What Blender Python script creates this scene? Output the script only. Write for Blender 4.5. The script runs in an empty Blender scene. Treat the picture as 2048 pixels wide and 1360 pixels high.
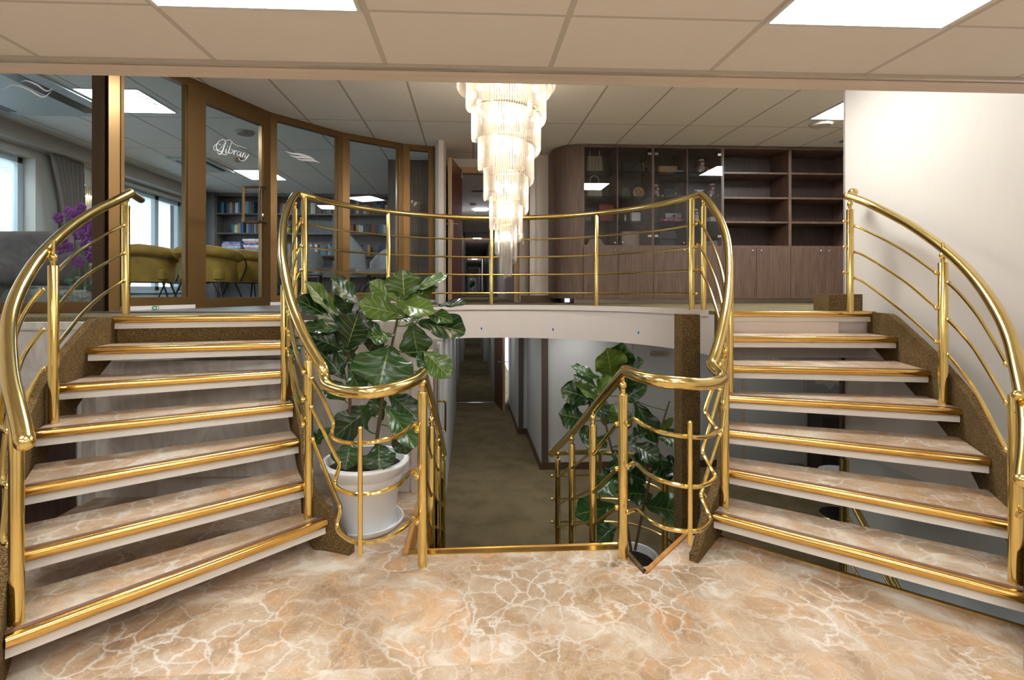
import bpy, math, random
from mathutils import Vector, Matrix
from mathutils.geometry import tessellate_polygon
random.seed(7)
sc = bpy.context.scene
COL = sc.collection
PI = math.pi
# ---------------------------------------------------------------- camera
EYE = 1.37
YAW = math.atan(48/1000)
cam = bpy.data.cameras.new('camera'); camo = bpy.data.objects.new('camera', cam); COL.objects.link(camo)
cam.sensor_width = 36; cam.lens = 36*1000/2048
cam.shift_x = (1024-989)/2048; cam.shift_y = -(680-580)/2048
cam.clip_start = .05; cam.clip_end = 200
camo.location = (0, 0, EYE); camo.rotation_euler = (PI/2, 0, -YAW)
sc.camera = camo
# ---------------------------------------------------------------- world, exposure
sc.view_settings.view_transform = 'Standard'; sc.view_settings.look = 'None'
sc.view_settings.gamma = 1; sc.view_settings.use_curve_mapping = False
sc.view_settings.exposure = 0.5
w = bpy.data.worlds.new('world'); sc.world = w; w.use_nodes = True
w.node_tree.nodes['Background'].inputs[0].default_value = (.80, .91, 1, 1)
w.node_tree.nodes['Background'].inputs[1].default_value = 2.6
sc.cycles.max_bounces = 8; sc.cycles.diffuse_bounces = 4; sc.cycles.glossy_bounces = 4
sc.cycles.transmission_bounces = 6; sc.cycles.transparent_max_bounces = 24
sc.cycles.caustics_reflective = False; sc.cycles.caustics_refractive = False
sc.cycles.sample_clamp_indirect = 4; sc.cycles.use_denoising = True
LIGHT = 11.5            # ceiling panel radiance
# ---------------------------------------------------------------- measuring helpers (photo measurements -> metres)
cY, sY = math.cos(YAW), math.sin(YAW)
def C(px, py, D):
    u = (px-989)/1000*D; v = (580-py)/1000*D
    return Vector((u*cY + D*sY, -u*sY + D*cY, EYE+v))
def Zp(px, py, z): return C(px, py, (z-EYE)/((580-py)/1000))
def Xat(px, Y):
    u = (px-989)/1000; return (u*cY+sY)*Y/(-u*sY+cY)
def zat(px, py, Y):
    u = (px-989)/1000; return EYE + (580-py)/1000*Y/(-u*sY+cY)
def P(px, py, Y): return Vector((Xat(px, Y), Y, zat(px, py, Y)))
# ---------------------------------------------------------------- materials
def mat(name, color, rough=.5, metal=0, spec=.5, emis=None, es=0, build=None):
    m = bpy.data.materials.new(name); m.use_nodes = True
    nt = m.node_tree; b = nt.nodes['Principled BSDF']
    b.inputs['Base Color'].default_value = (*color, 1); b.inputs['Roughness'].default_value = rough
    b.inputs['Metallic'].default_value = metal; b.inputs['Specular IOR Level'].default_value = spec
    if emis: b.inputs['Emission Color'].default_value = (*emis, 1); b.inputs['Emission Strength'].default_value = es
    if build: build(nt, b)
    return m
def N(nt, t, **k):
    n = nt.nodes.new(t)
    for a, v in k.items():
        if a.startswith('i_'): n.inputs[a[2:].replace('_', ' ')].default_value = v
        else: setattr(n, a, v)
    return n
def L(nt, a, b): nt.links.new(a, b)
def coords(nt, scale=(1, 1, 1), rot=(0, 0, 0)):
    tc = N(nt, 'ShaderNodeTexCoord'); mp = N(nt, 'ShaderNodeMapping')
    mp.inputs['Scale'].default_value = scale; mp.inputs['Rotation'].default_value = rot
    L(nt, tc.outputs['Object'], mp.inputs[0]); return mp.outputs[0]
def ramp(nt, fac, stops):
    r = N(nt, 'ShaderNodeValToRGB'); e = r.color_ramp.elements
    while len(e) < len(stops): e.new(.5)
    for i, (p, c) in enumerate(stops): e[i].position = p; e[i].color = (*c, 1)
    L(nt, fac, r.inputs[0]); return r.outputs[0]
def noise(nt, v, scale, detail=4, rough=.5, dist=0):
    n = N(nt, 'ShaderNodeTexNoise'); n.inputs['Scale'].default_value = scale; n.inputs['Detail'].default_value = detail
    n.inputs['Roughness'].default_value = rough; n.inputs['Distortion'].default_value = dist
    L(nt, v, n.inputs['Vector']); return n
def mixc(nt, f, a, b, mode='MIX'):
    m = N(nt, 'ShaderNodeMix', data_type='RGBA', blend_type=mode)
    for s, v in ((0, f), (6, a), (7, b)):
        if hasattr(v, 'is_output') or isinstance(v, bpy.types.NodeSocket): L(nt, v, m.inputs[s])
        else: m.inputs[s].default_value = v if s == 0 else (*v, 1)
    return m.outputs[2]
def math_(nt, op, a, b=None, c=None):
    m = N(nt, 'ShaderNodeMath', operation=op)
    for i, v in enumerate((a, b, c)):
        if v is None: continue
        if isinstance(v, bpy.types.NodeSocket): L(nt, v, m.inputs[i])
        else: m.inputs[i].default_value = v
    return m.outputs[0]
def bump(nt, b, h, strength=.3, dist=.01):
    n = N(nt, 'ShaderNodeBump'); n.inputs['Strength'].default_value = strength; n.inputs['Distance'].default_value = dist
    L(nt, h, n.inputs['Height']); L(nt, n.outputs[0], b.inputs['Normal'])

def marble(nt, b):
    v0 = coords(nt)
    sn = N(nt, 'ShaderNodeVectorMath', operation='SNAP'); L(nt, v0, sn.inputs[0]); sn.inputs[1].default_value = (.92, .61, 50)
    wn = N(nt, 'ShaderNodeTexWhiteNoise', noise_dimensions='3D'); L(nt, sn.outputs[0], wn.inputs['Vector'])
    ad = N(nt, 'ShaderNodeVectorMath', operation='MULTIPLY_ADD'); L(nt, wn.outputs['Color'], ad.inputs[0]); ad.inputs[1].default_value = (7, 7, 7); L(nt, v0, ad.inputs[2])
    v = ad.outputs[0]
    n0 = noise(nt, v, 2.2, 5, .6)
    wv = N(nt, 'ShaderNodeVectorMath', operation='MULTIPLY_ADD')
    L(nt, n0.outputs['Color'], wv.inputs[0]); wv.inputs[1].default_value = (.34, .34, .34); L(nt, v, wv.inputs[2])
    vo = N(nt, 'ShaderNodeTexVoronoi', feature='DISTANCE_TO_EDGE'); vo.inputs['Scale'].default_value = 8.5
    L(nt, wv.outputs[0], vo.inputs['Vector'])
    vo2 = N(nt, 'ShaderNodeTexVoronoi', feature='DISTANCE_TO_EDGE'); vo2.inputs['Scale'].default_value = 21
    L(nt, wv.outputs[0], vo2.inputs['Vector'])
    base = ramp(nt, noise(nt, wv.outputs[0], 3.0, 6, .62, .6).outputs[0],
                [(.30, (.28, .165, .095)), (.43, (.405, .272, .168)), (.53, (.49, .36, .25)), (.66, (.67, .585, .49))])
    orange = ramp(nt, noise(nt, wv.outputs[0], 4.2, 5, .6, 1.2).outputs[0], [(.50, (0, 0, 0)), (.68, (.6, .6, .6))])
    c1 = mixc(nt, orange, base, (.58, .30, .12))
    veins = ramp(nt, vo.outputs['Distance'], [(.0, (.9, .9, .9)), (.03, (.4, .4, .4)), (.08, (0, 0, 0))])
    vmask = ramp(nt, noise(nt, v, 2.6, 3).outputs[0], [(.42, (.15, .15, .15)), (.62, (.95, .95, .95))])
    c2 = mixc(nt, mixc(nt, 1.0, veins, vmask, 'MULTIPLY'), c1, (.76, .71, .65))
    veins2 = ramp(nt, vo2.outputs['Distance'], [(.0, (.5, .5, .5)), (.03, (.0, .0, .0))])
    c3 = mixc(nt, veins2, c2, (.68, .60, .52))
    # faint joints of the large slabs
    s = N(nt, 'ShaderNodeSeparateXYZ'); L(nt, v, s.inputs[0])
    L(nt, c3, b.inputs['Base Color'])
    b.inputs['Roughness'].default_value = .36
def carpet(c1, c2, c3, sc_=220):
    def f(nt, b):
        v = coords(nt)
        n = noise(nt, v, sc_, 2, .7)
        c = ramp(nt, n.outputs[0], [(.38, c1), (.52, c2), (.66, c3)])
        big = ramp(nt, noise(nt, v, 3.5, 5, .6).outputs[0], [(.35, (.74, .74, .74)), (.6, (1, 1, 1))])
        L(nt, mixc(nt, 1.0, c, big, 'MULTIPLY'), b.inputs['Base Color'])
        bump(nt, b, n.outputs[0], .8, .012)
    return f
def wood(c1, c2, axis='Z', sc_=1.0):
    def f(nt, b):
        s = {'Z': (14*sc_, 14*sc_, .9*sc_), 'X': (.9*sc_, 14*sc_, 14*sc_), 'Y': (14*sc_, .9*sc_, 14*sc_)}[axis]
        n = noise(nt, coords(nt, s), 3, 6, .6, .5)
        L(nt, ramp(nt, n.outputs[0], [(.32, c1), (.68, c2)]), b.inputs['Base Color'])
    return f
def wallpaper(nt, b):
    n = noise(nt, coords(nt, (2.4, 2.4, 1.1)), 2.4, 2, .4, 3.5)
    L(nt, ramp(nt, n.outputs[0], [(.3, (.64, .60, .58)), (.5, (.72, .69, .67)), (.7, (.80, .77, .75))]), b.inputs['Base Color'])
def grid(px_, x0, py_, y0, wx, wy, cm, cl):
    def f(nt, b):
        v = coords(nt); s = N(nt, 'ShaderNodeSeparateXYZ'); L(nt, v, s.inputs[0])
        ms = []
        for out, p, o, wd in ((0, px_, x0, wx), (1, py_, y0, wy)):
            t = math_(nt, 'SUBTRACT', s.outputs[out], o); t = math_(nt, 'DIVIDE', t, p)
            t = math_(nt, 'ADD', t, .5); t = math_(nt, 'FRACT', t); t = math_(nt, 'SUBTRACT', t, .5)
            t = math_(nt, 'ABSOLUTE', t); t = math_(nt, 'MULTIPLY', t, p); ms.append(math_(nt, 'LESS_THAN', t, wd/2))
        m = math_(nt, 'MAXIMUM', ms[0], ms[1])
        n = ramp(nt, noise(nt, coords(nt, (3, 9, 3)), 6, 5, .6, .8).outputs[0], [(.3, tuple(c*.965 for c in cm)), (.7, cm)])
        L(nt, mixc(nt, m, n, cl), b.inputs['Base Color'])
    return f
def brassb(nt, b):
    n = noise(nt, coords(nt, (3, 3, 3)), 9, 4)
    L(nt, ramp(nt, n.outputs[0], [(.3, (.79, .60, .225)), (.7, (.81, .62, .24))]), b.inputs['Base Color'])
M = {}
M['brass'] = mat('polished_brass', (.84, .60, .21), .17, 1, build=brassb)
M['nosing'] = mat('orange_brass', (.80, .51, .16), .20, 1)
M['antislip'] = mat('brown_antislip_strip', (.20, .11, .08), .4)
M['marble'] = mat('marble', (.7, .5, .38), .36, build=marble)
M['white_board'] = mat('off_white_board', (.80, .75, .71), .45)
M['brown_carpet'] = mat('brown_carpet', (.2, .13, .06), 1, 0, .1, build=carpet((.075, .042, .016), (.20, .125, .052), (.38, .265, .125), 210))
M['olive_carpet'] = mat('olive_carpet', (.3, .24, .13), 1, 0, .1, build=carpet((.15, .115, .055), (.26, .205, .115), (.36, .29, .18), 180))
M['wallpaper'] = mat('wavy_wallpaper', (.62, .57, .55), .6, build=wallpaper)
M['pale_wall'] = mat('pale_wall', (.70, .61, .55), .55, build=lambda nt, b: L(nt, ramp(nt, noise(nt, coords(nt, (20, 20, .8)), 4, 3).outputs[0], [(.3, (.69, .63, .58)), (.7, (.70, .642, .592))]), b.inputs['Base Color']))
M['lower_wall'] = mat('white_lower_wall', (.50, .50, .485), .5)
M['fascia'] = mat('pale_fascia', (.73, .65, .61), .45)
M['ceil_low'] = mat('front_ceiling', (.55, .47, .40), .7, build=grid(.6175, -.316, 1.235, 1.52, .02, .012, (.80, .77, .73), (.56, .53, .49)))
M['ceil_up'] = mat('upper_ceiling', (.5, .45, .4), .7, build=grid(.618, .038, 1.235, 5.66, .022, .014, (.90, .86, .80), (.46, .42, .37)))
M['ceil_plain'] = mat('plain_ceiling', (.6, .56, .52), .7)
M['beam_wood'] = mat('pale_beam_wood', (.62, .47, .37), .5, build=wood((.70, .60, .52), (.80, .71, .63), 'X', .6))
M['metal_trim'] = mat('aluminium_trim', (.62, .58, .54), .35, .6)
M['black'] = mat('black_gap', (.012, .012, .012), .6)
M['bronze'] = mat('bronze_frame', (.19, .112, .045), .33, .75)
M['bronze_dark'] = mat('dark_bronze', (.075, .05, .03), .4, .6)
M['walnut'] = mat('walnut_cabinet', (.14, .085, .065), .42, build=wood((.080, .045, .032), (.155, .096, .070)))
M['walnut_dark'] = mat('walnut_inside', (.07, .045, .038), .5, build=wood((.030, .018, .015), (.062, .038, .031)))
M['dark_wood'] = mat('dark_wood', (.05, .025, .02), .4, build=wood((.035, .018, .015), (.075, .04, .034)))
M['red_wood'] = mat('mahogany_door', (.13, .025, .015), .3, build=wood((.105, .018, .011), (.16, .035, .022)))
M['oak'] = mat('oak_trim', (.55, .25, .07), .4, build=wood((.42, .17, .04), (.62, .30, .09), 'Y', .6))
M['oak_frame'] = mat('light_oak_frame', (.45, .29, .15), .45, build=wood((.40, .25, .13), (.52, .35, .20)))
M['baseboard'] = mat('brown_baseboard', (.09, .05, .025), .5)
M['pillar'] = mat('brown_metal_pilaster', (.11, .085, .07), .4, .3)
M['steel'] = mat('brushed_steel', (.42, .38, .35), .3, 1)
M['chrome'] = mat('chrome', (.8, .8, .8), .12, 1)
M['white'] = mat('white_paint', (.82, .82, .80), .4)
M['pot_white'] = mat('white_plastic_pot', (.84, .85, .87), .38)
M['soil'] = mat('dark_soil', (.02, .013, .01), 1, build=lambda nt, b: bump(nt, b, noise(nt, coords(nt), 90, 4).outputs[0], 1, .03))
M['bark'] = mat('brown_stem', (.13, .07, .04), .8)
M['green_stem'] = mat('green_stem', (.10, .15, .04), .6)
M['mustard'] = mat('mustard_velvet', (.40, .22, .03), .75, build=lambda nt, b: L(nt, ramp(nt, noise(nt, coords(nt), 5, 4).outputs[0], [(.3, (.25, .125, .010)), (.7, (.40, .22, .022))]), b.inputs['Base Color']))
M['olive_velvet'] = mat('pale_olive_velvet', (.27, .24, .09), .75)
M['taupe'] = mat('taupe_velvet', (.16, .115, .10), .75, build=lambda nt, b: L(nt, ramp(nt, noise(nt, coords(nt), 4, 5, .6, 1.5).outputs[0], [(.35, (.06, .040, .034)), (.65, (.15, .105, .088))]), b.inputs['Base Color']))
M['grey_fabric'] = mat('grey_fabric', (.33, .31, .31), .8)
M['black_metal'] = mat('black_metal', (.02, .02, .022), .4, .5)
M['curtain'] = mat('taupe_curtain', (.25, .20, .17), .9)
M['window_white'] = mat('white_window_frame', (.62, .70, .74), .4)
M['book_case'] = mat('grey_bookcase', (.11, .09, .085), .5, build=wood((.085, .07, .066), (.14, .115, .108)))
M['lib_floor'] = mat('library_floor', (.12, .12, .12), .35)
def glassm(name, tint=(.9, .95, .97), gl=.9, base=.02):
    m = bpy.data.materials.new(name); m.use_nodes = True; nt = m.node_tree; nt.nodes.clear()
    o = N(nt, 'ShaderNodeOutputMaterial'); t = N(nt, 'ShaderNodeBsdfTransparent'); g = N(nt, 'ShaderNodeBsdfGlossy'); x = N(nt, 'ShaderNodeMixShader')
    t.inputs[0].default_value = (*tint, 1); g.inputs['Roughness'].default_value = .0; g.inputs[0].default_value = (gl, gl, gl, 1)
    f = N(nt, 'ShaderNodeLayerWeight'); f.inputs[0].default_value = .5
    L(nt, math_(nt, 'MULTIPLY_ADD', math_(nt, 'POWER', f.outputs['Facing'], 5), .9, base), x.inputs[0]); L(nt, t.outputs[0], x.inputs[1]); L(nt, g.outputs[0], x.inputs[2]); L(nt, x.outputs[0], o.inputs[0])
    return m
M['glass'] = glassm('pane_glass', (.90, .955, .975))
M['window_glass'] = glassm('window_glass', (.97, .985, .99))
M['cab_glass'] = glassm('cabinet_glass', (.80, .80, .82), base=.045)
M['teal_glass'] = glassm('teal_glass', (.45, .62, .62))
def crystal():
    m = bpy.data.materials.new('crystal_rod'); m.use_nodes = True; nt = m.node_tree; nt.nodes.clear()
    o = N(nt, 'ShaderNodeOutputMaterial'); t = N(nt, 'ShaderNodeBsdfTransparent'); g = N(nt, 'ShaderNodeBsdfGlossy')
    d = N(nt, 'ShaderNodeBsdfTranslucent'); x = N(nt, 'ShaderNodeMixShader'); y = N(nt, 'ShaderNodeMixShader')
    t.inputs[0].default_value = (.97, .96, .95, 1); g.inputs['Roughness'].default_value = .08; d.inputs[0].default_value = (.98, .93, .86, 1)
    y.inputs[0].default_value = .16
    lw = N(nt, 'ShaderNodeLayerWeight'); lw.inputs[0].default_value = .5; L(nt, math_(nt, 'MULTIPLY_ADD', lw.outputs['Facing'], .72, .07), x.inputs[0])
    L(nt, t.outputs[0], x.inputs[1]); L(nt, d.outputs[0], x.inputs[2]); L(nt, x.outputs[0], y.inputs[1]); L(nt, g.outputs[0], y.inputs[2]); L(nt, y.outputs[0], o.inputs[0])
    return m
M['crystal'] = crystal()
M['bulb'] = mat('warm_bulb', (1, .9, .7), .5, emis=(1, .84, .62), es=13)
M['panel'] = mat('light_panel', (.9, .9, .9), .5, emis=(.97, 1, .96), es=LIGHT)
M['panel_up'] = mat('upper_light_panel', (.9, .9, .9), .5, emis=(.97, 1, .97), es=LIGHT*3.3)
M['panel_lib'] = mat('library_light_panel', (.9, .9, .9), .5, emis=(.84, .94, 1), es=LIGHT*2.2)
M['panel_low'] = mat('lower_light_panel', (.9, .9, .9), .5, emis=(1, .99, .97), es=LIGHT*.36)
M['panel_frame'] = mat('light_frame', (.7, .7, .7), .4)
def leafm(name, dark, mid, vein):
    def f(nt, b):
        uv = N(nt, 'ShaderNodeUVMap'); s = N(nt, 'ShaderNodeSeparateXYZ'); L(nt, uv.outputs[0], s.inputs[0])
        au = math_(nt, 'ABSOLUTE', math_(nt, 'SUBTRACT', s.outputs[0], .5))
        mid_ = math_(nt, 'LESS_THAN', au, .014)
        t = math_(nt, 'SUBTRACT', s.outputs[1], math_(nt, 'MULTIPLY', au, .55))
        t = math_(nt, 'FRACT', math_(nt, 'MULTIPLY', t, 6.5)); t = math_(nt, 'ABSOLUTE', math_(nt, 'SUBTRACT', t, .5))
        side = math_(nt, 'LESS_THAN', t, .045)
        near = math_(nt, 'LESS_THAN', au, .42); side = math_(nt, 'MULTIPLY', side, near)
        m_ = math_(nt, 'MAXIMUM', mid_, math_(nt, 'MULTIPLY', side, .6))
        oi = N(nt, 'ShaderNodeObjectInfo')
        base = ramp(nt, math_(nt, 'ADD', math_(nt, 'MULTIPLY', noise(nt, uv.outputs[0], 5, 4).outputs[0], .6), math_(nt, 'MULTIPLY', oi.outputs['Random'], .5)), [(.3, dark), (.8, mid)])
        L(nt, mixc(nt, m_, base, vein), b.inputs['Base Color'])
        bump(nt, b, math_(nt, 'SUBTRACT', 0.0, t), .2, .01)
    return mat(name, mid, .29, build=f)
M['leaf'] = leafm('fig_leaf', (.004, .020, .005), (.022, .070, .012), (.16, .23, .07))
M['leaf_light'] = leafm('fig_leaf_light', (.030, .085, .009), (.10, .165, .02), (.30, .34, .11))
M['orchid_leaf'] = mat('orchid_leaf', (.03, .09, .03), .4)
M['magenta'] = mat('magenta_petal', (.18, .004, .16), .5)
M['white_petal'] = mat('white_petal', (.8, .8, .72), .5)
M['stone'] = mat('polished_stone', (.2, .17, .15), .15, build=lambda nt, b: L(nt, ramp(nt, noise(nt, coords(nt), 18, 5, .6, 2).outputs[0], [(.35, (.06, .05, .045)), (.65, (.36, .31, .27))]), b.inputs['Base Color']))
_cm = {}
def flat(c, rough=.6, metal=0):
    k = (tuple(round(x, 3) for x in c), rough, metal)
    if k not in _cm: _cm[k] = mat('paint_%d' % len(_cm), c, rough, metal)
    return _cm[k]
# ---------------------------------------------------------------- geometry builder
class MB:
    def __init__(s): s.v = []; s.f = []; s.uv = None
    def add(s, vs, fs):
        n = len(s.v); s.v += [tuple(p) for p in vs]; s.f += [tuple(i+n for i in f) for f in fs]; return s
    def box(s, x0, x1, y0, y1, z0, z1):
        return s.add([(x, y, z) for z in (z0, z1) for y in (y0, y1) for x in (x0, x1)],
                     [(0, 2, 3, 1), (4, 5, 7, 6), (0, 1, 5, 4), (2, 6, 7, 3), (0, 4, 6, 2), (1, 3, 7, 5)])
    def hexa(s, b, t): return s.add(list(b)+list(t), [(3, 2, 1, 0), (4, 5, 6, 7), (0, 1, 5, 4), (1, 2, 6, 5), (2, 3, 7, 6), (3, 0, 4, 7)])
    def obox(s, a, b, th, z0, z1, off=0):      # vertical board from plan point a to b
        a = Vector((a[0], a[1])); b = Vector((b[0], b[1])); d = (b-a).normalized(); n = Vector((-d.y, d.x))
        q = [a+n*(off-th/2), b+n*(off-th/2), b+n*(off+th/2), a+n*(off+th/2)]
        return s.hexa([(p.x, p.y, z0) for p in q], [(p.x, p.y, z1) for p in q])
    def prism(s, poly, z0, z1):
        n = len(poly); tri = tessellate_polygon([[Vector((p[0], p[1], 0)) for p in poly]])
        vs = [(p[0], p[1], z0) for p in poly]+[(p[0], p[1], z1) for p in poly]
        ar = sum(poly[i][0]*poly[(i+1) % n][1]-poly[(i+1) % n][0]*poly[i][1] for i in range(n))
        fs = []
        for t in tri:
            a = Vector(poly[t[0]][:2]); b = Vector(poly[t[1]][:2]); c = Vector(poly[t[2]][:2])
            ccw = (b-a).cross(c-a) > 0
            t = tuple(t) if ccw else tuple(reversed(t))
            fs.append(tuple(reversed(t))); fs.append(tuple(i+n for i in t))
        for i in range(n):
            j = (i+1) % n
            fs.append((i, j, j+n, i+n) if ar > 0 else (j, i, i+n, j+n))
        return s.add(vs, fs)
    def tube(s, pts, r, seg=10, cap=True, round_end=False):
        pts = [Vector(p) for p in pts]; n = len(pts); rs = r if isinstance(r, (list, tuple)) else [r]*n
        tang = [(pts[min(i+1, n-1)]-pts[max(i-1, 0)]).normalized() for i in range(n)]
        up = Vector((0, 0, 1)) if abs(tang[0].z) < .9 else Vector((1, 0, 0))
        nx = tang[0].cross(up).normalized(); rings = []
        for i in range(n):
            nx = (nx-tang[i]*nx.dot(tang[i])).normalized(); ny = tang[i].cross(nx)
            rings.append([pts[i]+(nx*math.cos(2*PI*k/seg)+ny*math.sin(2*PI*k/seg))*rs[i] for k in range(seg)])
        vs = [p for q in rings for p in q]; fs = []
        for i in range(n-1):
            for k in range(seg):
                k2 = (k+1) % seg; fs.append((i*seg+k, (i+1)*seg+k, (i+1)*seg+k2, i*seg+k2))
        if cap: fs.append(tuple(range(seg))); fs.append(tuple(reversed(range((n-1)*seg, n*seg))))
        s.add(vs, fs)
        if round_end: s.ball(pts[0], rs[0], 8, 12); s.ball(pts[-1], rs[-1], 8, 12)
        return s
    def ball(s, c, r, nu=8, nv=12, sx=1, sy=1, sz=1):
        c = Vector(c); vs = [c+Vector((0, 0, r*sz))]
        for i in range(1, nu):
            a = PI*i/nu
            for j in range(nv):
                b = 2*PI*j/nv; vs.append(c+Vector((r*sx*math.sin(a)*math.cos(b), r*sy*math.sin(a)*math.sin(b), r*sz*math.cos(a))))
        vs.append(c-Vector((0, 0, r*sz))); fs = []
        for j in range(nv): fs.append((0, 1+j, 1+(j+1) % nv))
        for i in range(nu-2):
            for j in range(nv):
                a = 1+i*nv; fs.append((a+j, a+nv+j, a+nv+(j+1) % nv, a+(j+1) % nv))
        a = 1+(nu-2)*nv
        for j in range(nv): fs.append((a+j, len(vs)-1, a+(j+1) % nv))
        return s.add(vs, fs)
    def lathe(s, prof, c=(0, 0), seg=32):
        vs = []; fs = []; n = len(prof)
        for (r, z) in prof:
            for k in range(seg):
                a = 2*PI*k/seg; vs.append((c[0]+r*math.cos(a), c[1]+r*math.sin(a), z))
        for i in range(n-1):
            for k in range(seg):
                k2 = (k+1) % seg; fs.append((i*seg+k, i*seg+k2, (i+1)*seg+k2, (i+1)*seg+k))
        return s.add(vs, fs)
    def cyl(s, c, r, z0, z1, seg=16): return s.tube([(c[0], c[1], z0), (c[0], c[1], z1)], r, seg)
    def sheet(s, rows, th=0, close=False):     # grid of points; th gives thickness along y-ish normal
        n = len(rows); m = len(rows[0]); vs = [p for r_ in rows for p in r_]; fs = []
        for i in range(n-1):
            for j in range(m-1): fs.append((i*m+j, i*m+j+1, (i+1)*m+j+1, (i+1)*m+j))
        return s.add(vs, fs)
    def rbox(s, x0, x1, y0, y1, z0, z1, r=.03, k=4):   # box with rounded (superellipse) form
        cx, cy, cz = (x0+x1)/2, (y0+y1)/2, (z0+z1)/2; hx, hy, hz = (x1-x0)/2, (y1-y0)/2, (z1-z0)/2
        nu, nv = 10, 20; vs = []; fs = []
        e = .35
        def sp(a, p): return math.copysign(abs(a)**p, a)
        for i in range(nu+1):
            a = -PI/2+PI*i/nu
            for j in range(nv):
                b = 2*PI*j/nv
                vs.append((cx+hx*sp(math.cos(a), e)*sp(math.cos(b), e), cy+hy*sp(math.cos(a), e)*sp(math.sin(b), e), cz+hz*sp(math.sin(a), e)))
        for i in range(nu):
            for j in range(nv):
                j2 = (j+1) % nv; fs.append((i*nv+j, i*nv+j2, (i+1)*nv+j2, (i+1)*nv+j))
        return s.add(vs, fs)
    def obj(s, name, m, parent=None, smooth=True, world=True, ang=35):
        me = bpy.data.meshes.new(name)
        vs = s.v
        if parent is not None and world:
            inv = parent.matrix_world.inverted() if parent.type != 'EMPTY' else Matrix.Translation(-Vector(parent.location))
            base = ROOT.get(parent.name, Vector((0, 0, 0)))
            vs = [tuple(Vector(p)-base) for p in vs]
        me.from_pydata(vs, [], s.f); me.update()
        if s.uv:
            uvl = me.uv_layers.new(name='UVMap')
            for lp in me.loops: uvl.data[lp.index].uv = s.uv[lp.vertex_index]
        if smooth:
            me.shade_smooth(); me.set_sharp_from_angle(angle=math.radians(ang))
        me.materials.append(m)
        o = bpy.data.objects.new(name, me); COL.objects.link(o)
        if parent is not None:
            o.parent = parent; ROOT[o.name] = ROOT.get(parent.name, Vector((0, 0, 0))) if world else Vector((0, 0, 0))
        return o
ROOT = {}
def tag(o, label=None, cat=None, group=None, kind=None):
    if label: o['label'] = label
    if cat: o['category'] = cat
    if group: o['group'] = group
    if kind: o['kind'] = kind
    return o
def thing(name, label, cat, loc=(0, 0, 0), rz=0, group=None):
    o = bpy.data.objects.new(name, None); COL.objects.link(o); o.location = loc; o.rotation_euler = (0, 0, rz)
    o.empty_display_size = .1
    ROOT[o.name] = Vector(loc); return tag(o, label, cat, group)
def struct(name, mb, m, label, cat=None, smooth=False):
    o = mb.obj(name, m, smooth=smooth); return tag(o, label, cat or name.rsplit('_', 1)[0].replace('_', ' '), kind='structure')
def copy_tree(o, parent=None):
    c = o.copy(); COL.objects.link(c)
    if parent: c.parent = parent
    for ch in list(o.children): copy_tree(ch, c)
    return c
def smooth_path(pts, n=6):
    pts = [Vector(p) for p in pts]; out = []
    for i in range(len(pts)-1):
        p0 = pts[max(i-1, 0)]; p1 = pts[i]; p2 = pts[i+1]; p3 = pts[min(i+2, len(pts)-1)]
        for k in range(n):
            t = k/n
            out.append(.5*((2*p1)+(-p0+p2)*t+(2*p0-5*p1+4*p2-p3)*t*t+(-p0+3*p1-3*p2+p3)*t**3))
    out.append(pts[-1]); return out
# ================================================================ LEVELS
ZU = 1.195            # upper deck
ZL = -1.20            # lower deck
ZC = 3.27             # upper ceiling
ZF = 2.21             # ceiling over the landing
RISE = ZU/7
CX, CYY, CR = .25, 4.0, 1.76          # round stair well
# ---------------------------------------------------------------- stairs nose lines
def nose(lst): return [(Zp(a, b, (k+1)*RISE), Zp(c, d, (k+1)*RISE)) for k, (a, b, c, d) in enumerate(lst)]
RN = nose([(1427, 1027, 2048, 1187), (1452, 939, 2052, 1050), (1452, 861, 1979, 917), (1452, 792, 1921, 818), (1452, 733, 1858, 741), (1452, 673.5, 1793, 675)])
RN.append((Vector((2.02, 3.93, ZU)), Vector((3.19, 3.84, ZU))))
LN = nose([(652, 1038, 10, 1275), (608, 966, 50-14, 1107), (598, 879, 40, 977), (586, 808, 69.5, 862), (574, 742, 118, 771), (568, 686, 175, 696)])
LN.append((Vector((-1.30, 3.56, ZU)), Vector((-2.31, 3.36, ZU))))
# ---------------------------------------------------------------- big structure
def arc(a0, a1, n, r=CR): return [(CX+r*math.cos(math.radians(a0+(a1-a0)*i/n)), CYY+r*math.sin(math.radians(a0+(a1-a0)*i/n))) for i in range(n+1)]
la, ra = 172, 4
well = arc(la, ra, 40)
deck = [(-3.6, 3.36), (-2.42, 3.36), (-2.38, 3.43), (-1.30, 3.63)] + well + [(2.02, 4.0), (3.19, 3.91), (3.31, 3.91), (3.31, 4.24), (9, 4.24), (9, 7.2), (3, 7.2), (.66, 7.2), (-.2, 7.2), (-.34, 12.6), (-8, 12.6), (-8, 3.36)]
struct('floor', MB().prism(deck, ZU-.03, ZU), M['olive_carpet'], 'olive brown carpeted upper deck around the round stair well', 'floor')
struct('ceiling', MB().prism([(p[0], p[1]) for p in deck], .82, ZU-.031), M['fascia'], 'pale underside and edge of the upper deck over the lower corridor', 'ceiling')
lip = [(CX+(CR-.018)*math.cos(math.radians(la+(ra-la)*i/40)), CYY+(CR-.018)*math.sin(math.radians(la+(ra-la)*i/40))) for i in range(41)]
struct('trim_1', MB().prism(lip+list(reversed(well)), ZU-.05, ZU+.004), M['fascia'], 'pale lip along the round edge of the upper deck', 'trim')
LE = [(-.33, 3.30), (-.335, 2.66), (.77, 2.64)]
cornB = Zp(1290, 1147, 0); cornC = Zp(1372, 1070, 0); rE = Zp(1440, 1073, 0); rF = Zp(2048, 1255, 0)
d_ = (rF-rE).normalized(); rG = rF+d_*.9
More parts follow.
